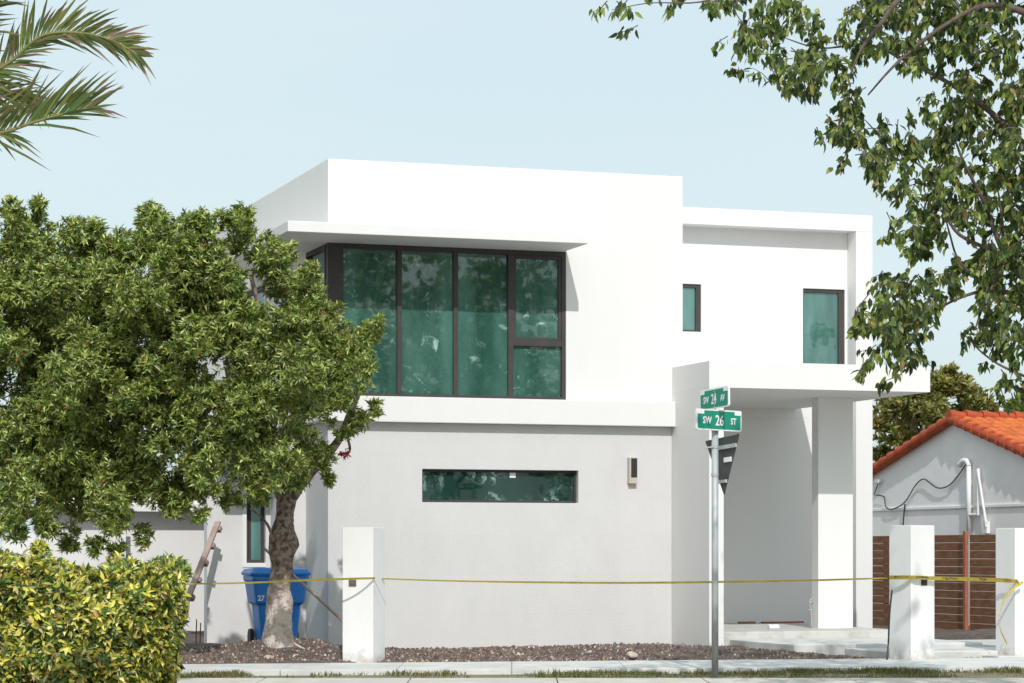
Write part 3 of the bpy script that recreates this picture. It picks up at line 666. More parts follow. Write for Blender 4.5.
# far white pillar, arched gateway and street wall
def wbox(name, x0, x1, y0, y1, Z, depth, m, label, cat, zbase=0):
    a = at(x0, y0, Z); b = at(x1, y1, Z); bm = B(); box(bm, (a.x, Z, zbase), (b.x, Z+depth, a.z)); return tag(build(name, bm, m, bevel=.008), label, cat)
wbox('far_pillar', 97, 126, 536, 560, 45.5, .55, M['stucco2'], 'square grey pillar rising behind the middle of the hedge', 'pillar')
wbox('street_wall', 20, 100, 545, 560, 52, .2, M['white'], 'long low white wall behind the hedge, left of the square pillar', 'wall')
wbox('street_wall', 126, 172, 541, 560, 53, .2, M['white'], 'long low white wall behind the hedge, right of the square pillar', 'wall')
ar = B(); Z = 50; c = at(21, 552, Z); prof = []
for k in range(13):
    a = math.pi*k/12; prof.append((c.x+math.cos(a)*.40, c.z+.02+math.sin(a)*.40))
prof = [(c.x+.40, 0)]+prof+[(c.x-.40, 0)]
f = [ar.verts.new((p[0], Z, p[1])) for p in prof]; g = [ar.verts.new((p[0], Z+.3, p[1])) for p in prof]
ar.faces.new(f); ar.faces.new(g[::-1])
for i in range(len(f)): ar.faces.new((f[i], g[i], g[(i+1) % len(f)], f[(i+1) % len(f)]))
tag(build('arched_wall', ar, M['white']), 'round-topped white gatepost wall at the far left above the hedge', 'wall')
# rebar stakes
for i, px in enumerate((196, 200, 206)):
    p = at(px, 632, 41.5); bm = B(); tube(bm, [(0, 0, 0), (.01, 0, [.42, .36, .30][i])], .011, 6)
    tag(build('rebar_stake', bm, M['rust'], loc=(p.x, p.y, .08)), ['left-most rusty rebar stake beside the hedge', 'middle rusty rebar stake beside the hedge', 'right-most rusty rebar stake beside the hedge'][i], 'stake', 'rebar stakes beside the hedge')
# prop leaning between tree and pillar
bm = B(); tube(bm, [at(264, 548, 37.6), Vector((at(380, 640, 37.2).x, 37.2, .08))], .021, 8)
tag(build('wooden_prop', bm, M['timber']), 'thin slanting grey timber prop between the trunk and lone pillar', 'timber')

# ------------------------------------------------------------ foliage
LEAF5 = np.array([(0, 0, 0), (.5, .42, .05), (0, 1, -.12), (-.5, .42, .05), (0, .45, -.06)])   # base, right, tip, left, mid
LEAF8 = np.array([(0, 0, 0), (.46, .28, .05), (.40, .62, .02), (0, 1, -.16), (-.40, .62, .02), (-.46, .28, .05), (0, .3, -.03), (0, .65, -.06)])
FACE8 = np.array([(0, 1, 6), (1, 7, 6), (1, 2, 7), (2, 3, 7), (3, 4, 7), (4, 5, 7), (5, 6, 7), (5, 0, 6)])
FACE5 = np.array([(0, 1, 4), (1, 2, 4), (2, 3, 4), (3, 0, 4)])
def leaves(name, P, D, Nn, Ln_, Wd, C, m, parent=None, ovate=False):
    """P base points, D directions, Nn up vectors, lengths, widths, colours -> one mesh of folded leaves"""
    TP, FC = (LEAF8, FACE8) if ovate else (LEAF5, FACE5); nv = len(TP)
    n = len(P); D = D/np.linalg.norm(D, axis=1, keepdims=True)
    X = np.cross(D, Nn); X /= np.linalg.norm(X, axis=1, keepdims=True)+1e-9; Zv = np.cross(X, D)
    V = P[:, None, :]+X[:, None, :]*(TP[None, :, 0:1]*Wd[:, None, None])+D[:, None, :]*(TP[None, :, 1:2]*Ln_[:, None, None])+Zv[:, None, :]*(TP[None, :, 2:3]*Ln_[:, None, None])
    V = V.reshape(-1, 3)
    b = np.arange(n)*nv
    T = (b[:, None, None]+FC[None]).reshape(-1, 3)
    me = bpy.data.meshes.new(name); me.vertices.add(len(V)); me.vertices.foreach_set('co', V.astype(np.float32).ravel())
    me.loops.add(T.size); me.loops.foreach_set('vertex_index', T.astype(np.int32).ravel())
    me.polygons.add(len(T)); me.polygons.foreach_set('loop_start', np.arange(len(T), dtype=np.int32)*3)
    me.update(calc_edges=True)
    ca = me.attributes.new('tint', 'FLOAT_COLOR', 'POINT'); cc = np.repeat(np.concatenate([C, np.ones((n, 1))], 1), nv, 0)
    ca.data.foreach_set('color', cc.astype(np.float32).ravel())
    return link_mesh(name, me, m, parent)
def unit(v): return v/(np.linalg.norm(v, axis=-1, keepdims=True)+1e-9)
def rosettes(centers, axes, per, ln, wd, pal, wts, spread=(.5, 1.35), jit=.25):
    n = len(centers); axes = unit(axes)
    A = np.repeat(axes, per, 0); Cn = np.repeat(centers, per, 0); N_ = n*per
    rnd = rng.normal(size=(N_, 3)); perp = unit(rnd-(rnd*A).sum(1, keepdims=True)*A)
    th = rng.uniform(spread[0], spread[1], N_)[:, None]
    D = A*np.cos(th)+perp*np.sin(th); D[:, 2] -= .08
    L_ = ln*rng.uniform(.55, 1.3, N_); W_ = wd*rng.uniform(.8, 1.2, N_)
    back = rng.uniform(0, .6, N_)[:, None]*ln
    P = Cn - A*back + rng.normal(size=(N_, 3))*ln*jit*.3
    ci = rng.choice(len(pal), N_, p=np.array(wts)/sum(wts)); base = np.array(pal)[ci]
    kk = np.repeat(rng.uniform(.55, 1.4, n), per)[:, None]*rng.uniform(.85, 1.15, (N_, 1))
    return P, D, A+rng.normal(size=(N_, 3))*.3, L_, W_, base*kk
def crown(name, circles, Zc, depth, parent, m, pal, wts, per=9, ln=.13, wd=.042, dens=34, extra=True, flat=.75):
    """circles (px, py, r_px): lobes of the crown, each with smaller tufts on it"""
    s = Zc/F_PX; cen = []; ax = []
    for (x, y, r, near) in [(*c, 0) for c in circles]+[(c[0]+rng.normal()*c[2]*.25, c[1]+rng.normal()*c[2]*.25, c[2]*.72, 1) for c in circles if c[2] > 18 and extra]:
        zoff = rng.uniform(-1, 1)*depth-near*depth*.75
        c0 = at(x, y, Zc+zoff); rr = r*(Zc+zoff)/F_PX
        for k in range(int(6+rr*9)):
            d = unit(rng.normal(size=3)); d[1] -= .35; d = unit(d)
            sc_ = np.array(c0)+d*rr*.68; sr = rr*rng.uniform(.26, .44)
            nn_ = max(5, int(dens*4*sr*sr*3.1))
            q = unit(rng.normal(size=(nn_, 3))+np.array([0, -.3, .25])); rad = sr*rng.uniform(.55, 1.08, (nn_, 1))
            cen.append(sc_+q*rad*np.array([1, 1, flat+.25])); ax.append(q+np.array([0, -.12, .55]))
        nn_ = int(dens*rr*rr*4)      # inner, sparse fill
        q = unit(rng.normal(size=(nn_, 3))); cen.append(np.array(c0)+q*rr*rng.uniform(.2, .75, (nn_, 1))); ax.append(q+np.array([0, 0, .4]))
    cen = np.concatenate(cen); ax = np.concatenate(ax)
    a = rosettes(cen, ax, per, ln, wd, pal, wts)
    print(name, len(a[0]), 'leaves')
    return leaves(name, *a, m, parent)
PALG = [(.19, .265, .055), (.29, .36, .085), (.085, .14, .030), (.47, .50, .17), (.40, .16, .06)]
WG = [4, 3.4, 2.2, 2.0, .12]
# --- tree in front of the house
trA = empty('broadleaf_tree', (TR.x, TR.y, .2), 0, label='dense round-crowned tree whose knobbly pale-based trunk stands before the blue bin', cat='tree')
rb.scale = (1.02, 1.02, 1.12)
inv = Matrix.Translation(-Vector((TR.x, TR.y, .2)))
def trunk(bm, pts, radp, Z=36, seg=14, dz=None):
    P = [at(x, y, Z+(dz[i] if dz else 0)) for i, (x, y) in enumerate(pts)]
    tube(bm, smooth_path(P, 5), [r*Z/F_PX for r in resample(radp, 5)], seg, wob=.42)
bm = B()
trunk(bm, [(280, 654), (279, 640), (279, 622), (280, 595), (282, 565), (284, 545), (284, 520), (290, 495), (298, 474), (303, 440), (300, 400)], [19, 15.5, 12.8, 11.3, 10.5, 14.5, 10.2, 8.8, 7, 5.5, 4])
trunk(bm, [(287, 500), (278, 478), (262, 450), (240, 410), (225, 360)], [9, 8, 6, 5, 3], dz=[0, .2, .5, .6, .6])
trunk(bm, [(292, 495), (310, 472), (335, 445), (352, 410), (368, 370)], [8, 6, 4.5, 3, 2], dz=[0, -.2, -.4, -.5, -.6])
trunk(bm, [(240, 410), (205, 400), (180, 370), (165, 320)], [4, 3.5, 3, 2], dz=[.5, .2, 0, -.2])
trunk(bm, [(274, 552), (270, 530), (262, 518), (250, 508)], [2, 1.6, 1.3, 1], dz=[0, -.2, -.3, -.3], seg=6)
trunk(bm, [(303, 440), (285, 380), (262, 320), (250, 270)], [5, 4, 3, 2])
trunk(bm, [(345, 372), (360, 348), (376, 326)], [2, 1.5, .8], dz=[-1.1, -1.2, -1.2], seg=6)
trunk(bm, [(348, 438), (350, 450), (346, 455)], [1.2, 1, .8], dz=[-.9, -.9, -.9], seg=6)
# surface roots running into the mound
for (x1, dx, dy) in [(.36, .1, -.2)]:
    a_ = Vector((TR.x+x1*.25, TR.y-.1, soil_h(TR.x+x1*.25, TR.y-.1)+.10)); b_ = Vector((TR.x+x1, TR.y+dy, soil_h(TR.x+x1, TR.y+dy)-.01)); m_ = (a_+b_)/2; m_.z = soil_h(m_.x, m_.y)+.015
    tube(bm, smooth_path([a_, m_, b_], 4), resample([.045, .022, .01], 4), 8, wob=.4)
bmesh.ops.transform(bm, matrix=inv, verts=bm.verts)
def bark_mat():
    m = bpy.data.materials.new('lichen_bark'); m.use_nodes = True; N = m.node_tree.nodes; L = m.node_tree.links; p = N['Principled BSDF']; p.inputs['Roughness'].default_value = .95
    t = N.new('ShaderNodeTexCoord'); sp = N.new('ShaderNodeSeparateXYZ'); L.new(t.outputs['Object'], sp.inputs[0])
    n1 = N.new('ShaderNodeTexNoise'); n1.inputs['Scale'].default_value = 7; n1.inputs['Detail'].default_value = 9; n1.inputs['Roughness'].default_value = .72; L.new(t.outputs['Object'], n1.inputs['Vector'])
    n2 = N.new('ShaderNodeTexNoise'); n2.inputs['Scale'].default_value = 14; n2.inputs['Detail'].default_value = 8; L.new(t.outputs['Object'], n2.inputs['Vector'])
    # pale lichen is thicker towards the foot
    mr = N.new('ShaderNodeMapRange'); mr.inputs['From Min'].default_value = 1.7; mr.inputs['From Max'].default_value = .5; mr.inputs['To Min'].default_value = -.20; mr.inputs['To Max'].default_value = .105; L.new(sp.outputs['Z'], mr.inputs[0])
    ad = N.new('ShaderNodeMath'); L.new(n1.outputs[0], ad.inputs[0]); L.new(mr.outputs[0], ad.inputs[1])
    r1 = N.new('ShaderNodeMapRange'); r1.inputs['From Min'].default_value = .46; r1.inputs['From Max'].default_value = .60; L.new(ad.outputs[0], r1.inputs[0])
    c1 = N.new('ShaderNodeMix'); c1.data_type = 'RGBA'; c1.inputs[6].default_value = (.30, .23, .185, 1); c1.inputs[7].default_value = (.075, .055, .042, 1)
    r2 = N.new('ShaderNodeMapRange'); r2.inputs['From Min'].default_value = .42; r2.inputs['From Max'].default_value = .6; L.new(n2.outputs[0], r2.inputs[0]); L.new(r2.outputs[0], c1.inputs[0])
    c2 = N.new('ShaderNodeMix'); c2.data_type = 'RGBA'; c2.inputs[7].default_value = (.60, .51, .46, 1); L.new(c1.outputs[2], c2.inputs[6]); L.new(r1.outputs[0], c2.inputs[0]); L.new(c2.outputs[2], p.inputs['Base Color'])
    b = N.new('ShaderNodeBump'); b.inputs['Strength'].default_value = .9; b.inputs['Distance'].default_value = .05; L.new(n2.outputs[0], b.inputs['Height']); L.new(b.outputs[0], p.inputs['Normal'])
    return m
build('trunk', bm, bark_mat(), trA, smooth=True)
CA = [(362,342,13),(366,330,10),(185,288,30),(175,270,26),(195,305,30),(165,305,28),(120,330,40),(135,390,38),(110,285,30),(270,350,34),(235,310,34),(185,330,34),(135,250,24),(160,240,36),(200,245,36),(150,222,20),(192,228,18),(235,228,24),(243,218,13),(150,290,45),(215,290,45),(268,262,30),(285,250,16),(292,290,34),(322,318,24),(328,340,28),(352,352,20),(372,336,12),(300,345,45),(240,350,50),(170,360,50),(355,372,24),(380,322,7),(320,395,34),(270,410,45),(215,415,45),(160,430,45),(300,445,32),(338,400,20),(360,418,15),(375,408,9),(345,432,12),(255,460,38),(205,470,38),(150,480,38),(300,474,20),(322,458,15),(120,500,35),(175,505,26),(140,535,14),(230,498,16),(258,498,14),(318,300,16),(300,318,30),(312,270,13),(330,478,8),(200,515,10)]
cA = crown('crown', CA, 34.8, .95, trA, M['leaf'], PALG, WG, dens=78, ln=.090, wd=.027)
cA.data.transform(inv)
# red leaves hanging at the lower right of the crown
p0 = np.array(at(343, 453, 35.0)); a_ = rosettes(p0+rng.normal(size=(7, 3))*.05, rng.normal(size=(7, 3))+np.array([0, 0, -1]), 6, .09, .03, [(.45, .02, .02), (.3, .03, .02)], [1, 1])
q = leaves('red_leaves', *a_, M['leaf'], trA); q.data.transform(inv)
# --- tree at the left edge
pB = at(-18, 640, 36.8)
trB = empty('broadleaf_tree', (pB.x, pB.y, .1), 0, label='dense tree filling the left edge with its trunk hidden behind the hedge', cat='tree')
invB = Matrix.Translation(-Vector((pB.x, pB.y, .1)))
bm = B(); trunk(bm, [(-20, 655), (-20, 620), (-20, 580), (-18, 545), (-8, 500), (20, 430), (40, 350), (60, 280)], [17, 14, 12, 11, 10, 8, 6, 3], Z=36.8)
trunk(bm, [(-18, 540), (18, 518), (60, 500), (100, 460)], [7, 6, 4, 3], Z=36.8); trunk(bm, [(-20, 560), (-25, 500), (-30, 430), (-50, 350)], [8, 7, 5, 3], Z=36.8)
bmesh.ops.transform(bm, matrix=invB, verts=bm.verts); build('trunk', bm, M['bark'], trB, smooth=True)
CB = [(120,350,34),(118,310,30),(85,330,34),(55,270,34),(12,222,20),(10,208,12),(40,214,15),(38,203,9),(42,250,32),(5,262,40),(75,240,24),(94,228,12),(92,250,26),(118,245,20),(128,262,20),(40,300,50),(100,300,45),(10,350,50),(70,360,50),(112,370,45),(30,420,50),(90,430,48),(85,405,34),(60,395,34),(100,410,30),(130,300,28),(130,400,34),(45,455,36),(75,465,32),(120,455,34),(10,480,45),(60,490,42),(105,500,34),(15,525,22),(72,535,18),(95,545,12),(118,548,10),(-40,300,55),(-50,380,60),(-40,460,50),(-80,340,60),(-90,430,60),(-60,250,45),(45,520,20)]
cB = crown('crown', CB, 35.4, 1.1, trB, M['leaf'], PALG, WG, dens=70, ln=.092, wd=.028); cB.data.transform(invB)

# --- overhanging tree at the right, traced as density per 20 px of the picture
rows = ["332235677637999999999","131001587554676567999","000004865657665688888"," 0000033666787678999",]
DEN = {0:"3322356777637999999999",1:"1310015875546756799999",2:"0010004865657666568888",3:"0000003366778766788999",4:"0000000025779842378888",5:"0000000001457522599878",6:"0000000000258656789878",7:"0000000000027778998888",8:"0000000000005589988888",9:"0000000000000048887667",10:"0000000000000026888767",11:"0000000000000036878778",12:"0000000000000045666888",13:"0000000000000002256788",14:"0000000000000057642688",15:"0000000000000588621789",16:"0000000000000798414788",17:"0000000000000897104777",18:"0000000000000564001788",19:"0000000000000120000567",20:"0000000000000000000123"}
rt = at(1150, 600, 25.5); trC = empty('overhanging_tree', (rt.x, rt.y, 0), 0, label='loose drooping-leaved tree overhanging from the upper right', cat='tree')
invC = Matrix.Translation(-Vector((rt.x, rt.y, 0)))
bm = B()
def limb(pts, rads, Z=25.5, dz=None, seg=8):
    P = [at(x, y, Z+(dz[i] if dz else 0)) for i, (x, y) in enumerate(pts)]
    tube(bm, smooth_path(P, 5), [r*(.62 if seg == 8 else 1)*Z/F_PX for r in resample(rads, 5)], seg, wob=.15)
limb([(1150, 760), (1148, 600), (1140, 430), (1130, 280), (1110, 120), (1080, -60), (1060, -200)], [30, 24, 20, 17, 14, 10, 6], seg=14)
limb([(1138, 360), (1085, 330), (1040, 300), (990, 291), (955, 300), (928, 318), (905, 350)], [9, 7, 5, 3.2, 2.2, 1.6, 1], dz=[0, 0, .2, .3, .3, .4, .4])
limb([(1040, 300), (1005, 255), (985, 205), (965, 165), (955, 140)], [5, 4, 3.2, 2.4, 1.6], dz=[.2, .1, 0, -.2, -.3])
limb([(1130, 280), (1070, 200), (1010, 130), (960, 90), (905, 60), (868, 45), (820, 48), (785, 38)], [9, 7, 5.5, 4, 3, 2.4, 1.5, .8], dz=[0, .3, .5, .6, .8, .9, 1, 1])
limb([(1100, 60), (1040, 20), (990, 5), (945, 25), (900, 60), (868, 95)], [8, 6, 4.5, 3.2, 2.2, 1.2], dz=[0, -.3, -.5, -.6, -.7, -.8])
limb([(1090, -20), (980, -40), (905, -5), (880, 25), (862, 48), (850, 75)], [8, 6, 4.4, 3.4, 2.4, 1.2], dz=[0, -.6, -.9, -1, -1, -1])
limb([(905, -5), (820, -30), (745, -12), (700, 2), (650, 3), (612, 10)], [4, 3, 2, 1.3, .9, .6], dz=[-.9, -1, -1, -1, -1, -1])
limb([(745, -12), (735, 10), (752, 32), (775, 50)], [1.3, 1, .8, .6], dz=[-1, -1, -1, -1])
limb([(1005, 255), (960, 235), (942, 205), (925, 170), (893, 148), (865, 120)], [4, 3, 2.4, 2, 1.6, .8], dz=[.1, .3, .4, .5, .5, .5])
limb([(990, 291), (960, 262), (950, 235), (945, 215)], [2.6, 2, 1.6, 1.2], dz=[.3, .2, .1, 0])
limb([(1060, 390), (1010, 370), (985, 355), (965, 335)], [3, 2.2, 1.6, 1], dz=[0]*4); limb([(1138, 420), (1090, 400), (1060, 390)], [6, 4, 3])
limb([(975, 330), (985, 300), (1000, 270), (1003, 230), (998, 190)], [1.4, 2, 2.6, 2.2, 1.4], dz=[0, .1, .2, .2, .2])
bmesh.ops.transform(bm, matrix=invC, verts=bm.verts); build('trunk', bm, M['barkred'], trC, smooth=True)
cen = []; 
for j in range(-17, 21):
    for i in range(0, 27):
        if j in DEN:
            dch = int(DEN[j][min(i, 21)])
        else: dch = 5 if i > 13-j*.0 and j < 0 else 0
        if i > 21 and j >= 0: dch = 7
        dd = (dch/9)**1.7*7.5
        gate = noise.noise(Vector((i*.62, j*.62, 2.3)))
        if gate < -.10: dd *= .2 if dch < 9 else .5
        elif gate > .04: dd *= 1.45
        n_ = int(dd+rng.random())
        for _ in range(n_):
            x = 600+20*(i+rng.random()); y = 20*(j+rng.random())-9
            cen.append(np.array(at(x, y, 25.5+rng.normal()*.75+(.6 if i > 14 else 0))))
cen = np.array(cen)
def drooping(cen, per, ln, wd, pal, wts, twiglen=.17):
    n = len(cen); P = []; D = []; Nn = []; C = []; global TW; TW = []
    for c in cen:
        td = unit(rng.normal(size=3)*np.array([1, 1, .6])+np.array([-.2, 0, -.7])); k = rng.integers(per-4, per+5); g = rng.uniform(.7, 1.35); TW.append((c-td*.05, c+td*twiglen))
        for q in range(k):
            t = q/k; b = c+td*twiglen*t+rng.normal(size=3)*.02
            d = unit(rng.normal(size=3)*.42+td*.4+np.array([0, 0, -.9])); P.append(b); D.append(d)
            Nn.append(rng.normal(size=3)*.7+np.array([0, -.5, .6])); C.append(np.array(pal[rng.choice(len(pal), p=np.array(wts)/sum(wts))])*g*rng.uniform(.85, 1.15))
    N_ = len(P); return np.array(P), np.array(D), np.array(Nn), ln*rng.uniform(.6, 1.2, N_), wd*rng.uniform(.8, 1.2, N_), np.array(C)
PALR = [(.035, .062, .020), (.10, .15, .033), (.20, .26, .06), (.36, .39, .12), (.34, .25, .08)]
aC = drooping(cen, 13, .108, .050, PALR, [3.2, 3.2, 2, .9, .15])
q = leaves('crown', *aC, M['leaf2'], trC, ovate=True); q.data.transform(invC)
bm = B()
for a, b in TW: tube(bm, [a, (a+b)/2+rng.normal(size=3)*.015, b], [.007, .005, .003], 3, cap=False)
bmesh.ops.transform(bm, matrix=invC, verts=bm.verts); build('twigs', bm, M['barkred'], trC)
print('right tree', len(aC[0]))

# --- trees behind the neighbour's roof
def back_tree(circles, Zc, base, label, pal, wts, ln=.2, wd=.09, dens=9):
    p = at(base, 600, Zc); t = empty('broadleaf_tree', (p.x, p.y, 0), 0, label=label, cat='tree', group='trees behind the tiled roof'); iv = Matrix.Translation(-Vector((p.x, p.y, 0)))
    b = B(); cx = sum(c[0] for c in circles)/len(circles); cy = sum(c[1] for c in circles)/len(circles)
    tube(b, smooth_path([Vector((p.x, p.y, -.1)), at(base+2, 500, Zc), at((base+cx)/2, (500+cy)/2, Zc), at(cx, cy-20, Zc)], 4), resample([.4, .3, .2, .06], 4), 8)
    for c in circles[::2]: tube(b, [at((base+cx)/2, (500+cy)/2+10, Zc), at((cx+c[0])/2, (cy+c[1])/2+6, Zc), at(c[0], c[1], Zc)], [.12, .08, .03], 6)
    bmesh.ops.transform(b, matrix=iv, verts=b.verts); build('trunk', b, M['bark'], t, smooth=True)
    c_ = crown('crown', circles, Zc, 1.2, t, M['leaf2'], pal, wts, per=7, ln=ln, wd=wd, dens=dens); c_.data.transform(iv)
back_tree([(950,372,14),(940,385,20),(915,390,22),(960,395,20),(975,400,14),(905,408,26),(930,410,26),(955,415,18),(985,410,14),(972,425,16),(882,400,14),(885,430,20),(910,435,20),(880,455,14)], 70, 925, 'wide olive-green tree between the white house and the tiled roof', [(.19,.20,.05),(.27,.27,.08),(.34,.26,.09),(.09,.11,.03)], [3,3,1.3,2])
back_tree([(1015,408,12),(1030,404,14),(1045,410,16)], 78, 1040, 'small green treetop above the tiled roof at the right edge', [(.10,.15,.03),(.15,.2,.04)], [1,1])

# ------------------------------------------------------------ hedge
hx0, hx1, hy0, hy1, hz = -8.8, -3.68, 26.6, 28.2, 1.40
hg = empty('variegated_hedge', ((hx0+hx1)/2, (hy0+hy1)/2, 0), 0, label='clipped yellow-and-green variegated hedge in the left foreground', cat='hedge')
ivh = Matrix.Translation(-Vector(((hx0+hx1)/2, (hy0+hy1)/2, 0)))
n_ = 11500; u_ = rng.random(n_); cen = np.zeros((n_, 3)); ax = np.zeros((n_, 3))
face = rng.choice(3, n_, p=[.62, .24, .14])
X_ = rng.uniform(hx0, hx1, n_); Y_ = rng.uniform(hy0, hy1, n_); Z_ = rng.uniform(.12, hz, n_)
cen[:] = np.stack([X_, Y_, Z_], 1)
m0 = face == 0; cen[m0, 1] = hy0; ax[m0] = (0, -1, .45)
m1 = face == 1; cen[m1, 2] = hz; ax[m1] = (0, -.25, 1)
m2 = face == 2; cen[m2, 0] = hx1; ax[m2] = (1, -.2, .4)
# rounded edges and a lumpy surface
for i in range(n_):
    c = Vector(cen[i]); nn_ = noise.noise(Vector((c.x*1.7, c.y*1.7, c.z*1.9)))*.18+noise.noise(Vector((c.x*4, c.y*4, c.z*4)))*.16
    cen[i] += ax[i]*nn_
    e = max(0, cen[i, 2]-(hz-.25)); 
    if face[i] == 0: cen[i, 1] += e*e*2.2
    if cen[i, 0] > hx1-.42: k = (cen[i, 0]-hx1+.42)*.8; cen[i, 2] -= k*k*3.6 if face[i] == 1 else 0; cen[i, 1] += k*k*1.0 if face[i] == 0 else 0
cen[:, 0] -= np.where(cen[:, 0] > hx1-.7, .28*np.clip((.75-cen[:, 2])/.75, 0, 1)**1.5, 0)+np.where(cen[:, 0] > hx1-.4, .9*np.clip(cen[:, 2]-hz+.28, 0, 1)**1.3, 0)
cen += rng.normal(size=cen.shape)*.04
pal = [(.62, .56, .10), (.44, .47, .08), (.10, .17, .035), (.04, .08, .02), (.74, .68, .28), (.46, .26, .10)]
a_ = rosettes(cen, ax+rng.normal(size=ax.shape)*.35, 8, .092, .040, pal, [3.0, 2.6, 3.0, 2.4, 1.6, .25], spread=(.7, 1.5))
q = leaves('foliage', *a_, M['hedge'], hg, ovate=True); q.data.transform(ivh)
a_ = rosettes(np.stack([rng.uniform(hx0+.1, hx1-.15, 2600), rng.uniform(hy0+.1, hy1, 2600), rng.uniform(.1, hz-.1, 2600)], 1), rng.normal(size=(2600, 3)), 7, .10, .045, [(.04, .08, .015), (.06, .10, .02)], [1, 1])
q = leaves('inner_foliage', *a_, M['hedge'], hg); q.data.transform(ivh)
bm = B()
for i in range(60):
    x = rng.uniform(hx0, hx1-.1); y = rng.uniform(hy0+.2, hy1); tube(bm, [(x, y, 0), (x+rng.normal()*.08, y-.05, .5), (x+rng.normal()*.2, y-.1, 1.0)], [.018, .014, .008], 5)
bmesh.ops.transform(bm, matrix=ivh, verts=bm.verts); build('stems', bm, M['bark'], hg)
# sprig sticking out at the left, and the plain green shrubs behind
def shrub(px, py, r, Z, label, pal, wts, n=260, flatz=1.0):
    c = at(px, py, Z); rr = r*Z/F_PX; root = empty('shrub', (c.x, c.y, 0), 0, label=label, cat='shrub'); iv = Matrix.Translation(-Vector((c.x, c.y, 0)))
    q = unit(rng.normal(size=(n, 3))); cc = np.array(c)+q*rr*rng.uniform(.4, 1.05, (n, 1))*np.array([1, 1, flatz])
    b = leaves('foliage', *rosettes(cc, q+np.array([0, -.2, .5]), 8, .09, .034, pal, wts), M['leaf'], root); b.data.transform(iv)
    bm = B()
    for k in range(5): tube(bm, [Vector((c.x+.05*k-.1, c.y, 0)), Vector((c.x, c.y, c.z*.5)), c+Vector(q[k])*rr*.7], [.02, .015, .006], 5)
    bmesh.ops.transform(bm, matrix=iv, verts=bm.verts); build('stems', bm, M['bark'], root)
shrub(168, 572, 22, 29.4, 'low plain green shrub at the right rear of the hedge', PALG, WG, 420, .7)
shrub(5, 574, 20, 29.4, 'dark green shrub at the left rear of the hedge', PALG, WG, 420, .8)
shrub(40, 549, 7, 28.6, 'small yellow-green sprig poking out of the hedge top', pal, [3, 3, 2, 1, 1, .1], 60)

# ------------------------------------------------------------ palm at the upper left
pp = at(-70, 110, 20); pm = empty('palm_tree', (pp.x, pp.y, 0), 0, label='palm with browning fronds reaching in at the upper left', cat='palm'); ivp = Matrix.Translation(-Vector((pp.x, pp.y, 0)))
bm = B(); tube(bm, smooth_path([Vector((pp.x, pp.y, -.1)), Vector((pp.x+.05, pp.y, 2.5)), pp], 8), resample([.2, .15, .13], 8), 12, wob=.1); bmesh.ops.transform(bm, matrix=ivp, verts=bm.verts); build('trunk', bm, M['bark'], pm, smooth=True)
def frond(path, Z, lmax, up_bias, n=64, spread=1.0, brown=.3, lower=1.0):
    pts = smooth_path([at(x, y, Z+dz) for x, y, dz in path], 10); m_ = len(pts)
    bm = B(); tube(bm, pts, [.016*(1-.8*i/m_)+.003 for i in range(m_)], 6); 
    bmesh.ops.transform(bm, matrix=ivp, verts=bm.verts); fr_ = build('frond', bm, mat('frond_stem', (.18, .20, .06), .5, (.24, .2, .08), 8), pm, smooth=True)
    V = []; Fc = []; C = []
    for i in range(n):
        t = .04+.95*i/n; f = t*(m_-1); k = int(f); p = pts[k].lerp(pts[min(k+1, m_-1)], f-k); d = (pts[min(k+2, m_-1)]-pts[max(k-1, 0)]).normalized()
        for s in (-1, 1):
            if s < 0 and random.random() > lower: continue
            L_ = lmax*(math.sin(math.pi*min(1, t*.62+.30))**.6)*random.uniform(.55, 1.15)
            side = Vector((-d.z, random.uniform(-.25, .25), d.x))*s*spread*(1 if s > 0 else .75)+Vector((0, random.uniform(-.6, .3), 0))
            dr = (d*(.65+.5*t)+side*(.75-.35*t)+Vector((0, 0, up_bias))+Vector([random.gauss(0, .08) for _ in range(3)])).normalized()
            sag = Vector((0, 0, -L_*random.uniform(.05, .28))); wv = dr.cross(Vector((random.uniform(-.6, .6), 1, random.uniform(-.6, .6)))).normalized()*.0125
            b = len(V); q = [(0, .35), (.3, 1), (.65, .8), (1, .02)]
            for (a, w_) in q:
                c = p+dr*L_*a+sag*a*a; V += [tuple(c-wv*w_), tuple(c+wv*w_)]
            g = random.random(); base = (.27, .21, .12) if g < brown*.3 else (.20, .23, .06) if g < .5 else (.09, .165, .038)
            kq = random.uniform(.7, 1.2)
            for j in range(4):
                tipb = j/3; cc = [base[0]*kq*(1-tipb*.3)+.14*tipb*tipb*brown, base[1]*kq*(1-tipb*.4)+.06*tipb*tipb*brown, base[2]*kq]
                C += [(*cc, 1)]*2
            for j in range(3): Fc.append((b+2*j, b+2*j+1, b+2*j+3, b+2*j+2))
    me = bpy.data.meshes.new('leaflets'); me.from_pydata(V, [], Fc); a = me.attributes.new('tint', 'FLOAT_COLOR', 'POINT'); a.data.foreach_set('color', np.array(C, dtype=np.float32).ravel())
    me.transform(ivp); link_mesh('leaflets', me, M['palm'], fr_)
frond([(-70, 108, 0), (-25, 82, 0), (10, 62, -.1), (42, 36, -.2), (80, 33, -.3), (115, 42, -.4), (141, 57, -.5)], 20, .44, .2, brown=.45, spread=1.25, n=80)
frond([(-70, 112, 0), (-30, 132, 0), (0, 133, -.2), (35, 122, -.3), (68, 113, -.4), (94, 108, -.5)], 20, .70, .26, brown=.45, spread=1.15, n=66, lower=.3)
frond([(-70, 108, 0), (-50, 60, 0), (-20, 10, -.2), (20, -30, -.3), (60, -50, -.4)], 20, .55, -.1, brown=.3, n=80)
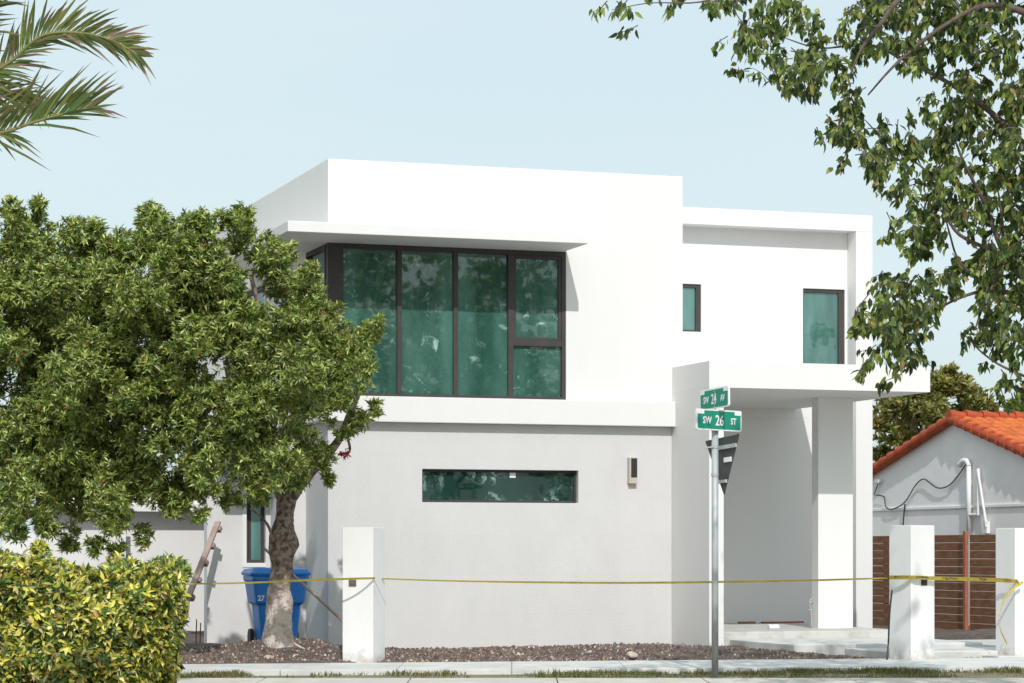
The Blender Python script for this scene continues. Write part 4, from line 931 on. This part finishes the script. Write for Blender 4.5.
frond([(-70, 112, 0), (-40, 95, .3), (-10, 90, .5), (20, 95, .6), (42, 110, .6)], 20, .34, -.1, brown=.3, n=40)
frond([(-70, 110, 0), (-95, 60, .2), (-140, 30, .3), (-190, 40, .4)], 20, .5, 0, n=50); frond([(-70, 112, 0), (-110, 120, -.2), (-150, 150, -.3), (-180, 200, -.4)], 20, .5, 0, n=50)
frond([(-70, 112, 0), (-35, 128, .4), (-5, 132, .6), (12, 136, .6)], 20, .34, -.25, n=12, lower=.8)

# ------------------------------------------------------------ grass on the verge
def grass():
    P = []; L_ = []
    n = 0
    while n < 12500:
        x = rng.uniform(-6.5, 9.5); y = rng.uniform(30.98, yf(x)+.02) if rng.random() < .6 else yf(x)-abs(rng.normal())*.25
        if y < 31.0: continue
        pxx = x/y*F_PX+512; v = noise.noise(Vector((x*.9, y*.9, 5)))+.5*noise.noise(Vector((x*3, y*3, 1)))
        dn = .04+(.55 if pxx > 560 else 0)+(.35 if 190 < pxx < 245 else 0)+v*1.2
        if rng.random() > dn: continue
        P.append((x, y, 0)); L_.append(rng.uniform(.02, .065)*(1+1.6*max(0, v))); n += 1
    P = np.array(P); n = len(P); D = rng.normal(size=(n, 3))*.45+np.array([0, 0, 1])
    pal = np.array([(.09, .13, .03), (.13, .16, .04), (.30, .24, .12), (.22, .17, .08)]); C = pal[rng.choice(4, n, p=[.32, .26, .24, .18])]*rng.uniform(.7, 1.3, (n, 1))
    return leaves('verge_grass', P, D, rng.normal(size=(n, 3)), np.array(L_), np.full(n, .011), C, M['grass'])
tag(grass(), kind='stuff', label='patchy short grass along the pavement edge')
for (px, s) in ((522/1, .09), (345, .12), (308, .05)):
    pass
bpy.context.view_layer.update()
# trees across the road behind the viewer, mirrored in the window glass
def street_tree(u, w, top, wid, label, nl, ln=.2):
    c = hp(u, w, 0); t = empty('street_tree', (c.x, c.y, 0), 0, label=label, cat='tree', group='trees across the road')
    b = B(); tube(b, smooth_path([(0, 0, -.1), (.1, 0, top*.25), (-.1, .1, top*.5), (.1, 0, top*.85)], 4), resample([.28, .22, .16, .05], 4), 10, wob=.2)
    for k in range(9):
        a = k*2.4; z0 = top*(.25+.05*k); tube(b, smooth_path([(0, 0, z0), (math.cos(a)*wid*.35, math.sin(a)*wid*.35, z0+top*.12), (math.cos(a)*wid*.8, math.sin(a)*wid*.8, z0+top*.2)], 3), resample([.1, .06, .02], 3), 6)
    build('trunk', b, M['bark'], t, smooth=True)
    cs = []; axs = []
    for k in range(nl):
        q = unit(rng.normal(size=3)); cc = np.array([0, 0, top*.6])+q*np.array([wid, wid, top*.38])*rng.uniform(.35, 1); r_ = rng.uniform(.35, .8)
        m_ = int(60*r_*r_)+8; v = unit(rng.normal(size=(m_, 3))); cs.append(cc+v*r_*rng.uniform(.4, 1, (m_, 1))); axs.append(v+np.array([0, 0, .4]))
    leaves('crown', *rosettes(np.concatenate(cs), np.concatenate(axs), 8, ln, ln*.42, PALG, WG), M['leaf2'], t)
street_tree(14.2, 40, 13.4, 4.9, 'tall open-crowned tree across the road, mirrored in the corner window', 190)
street_tree(20.5, 43, 11.5, 3.4, 'medium tree across the road between a taller and a smaller one', 60)
street_tree(29.5, 40, 10.2, 3.2, 'smaller tree across the road, mirrored low in the tall wing window', 60)
print('scene done', len(bpy.data.objects))
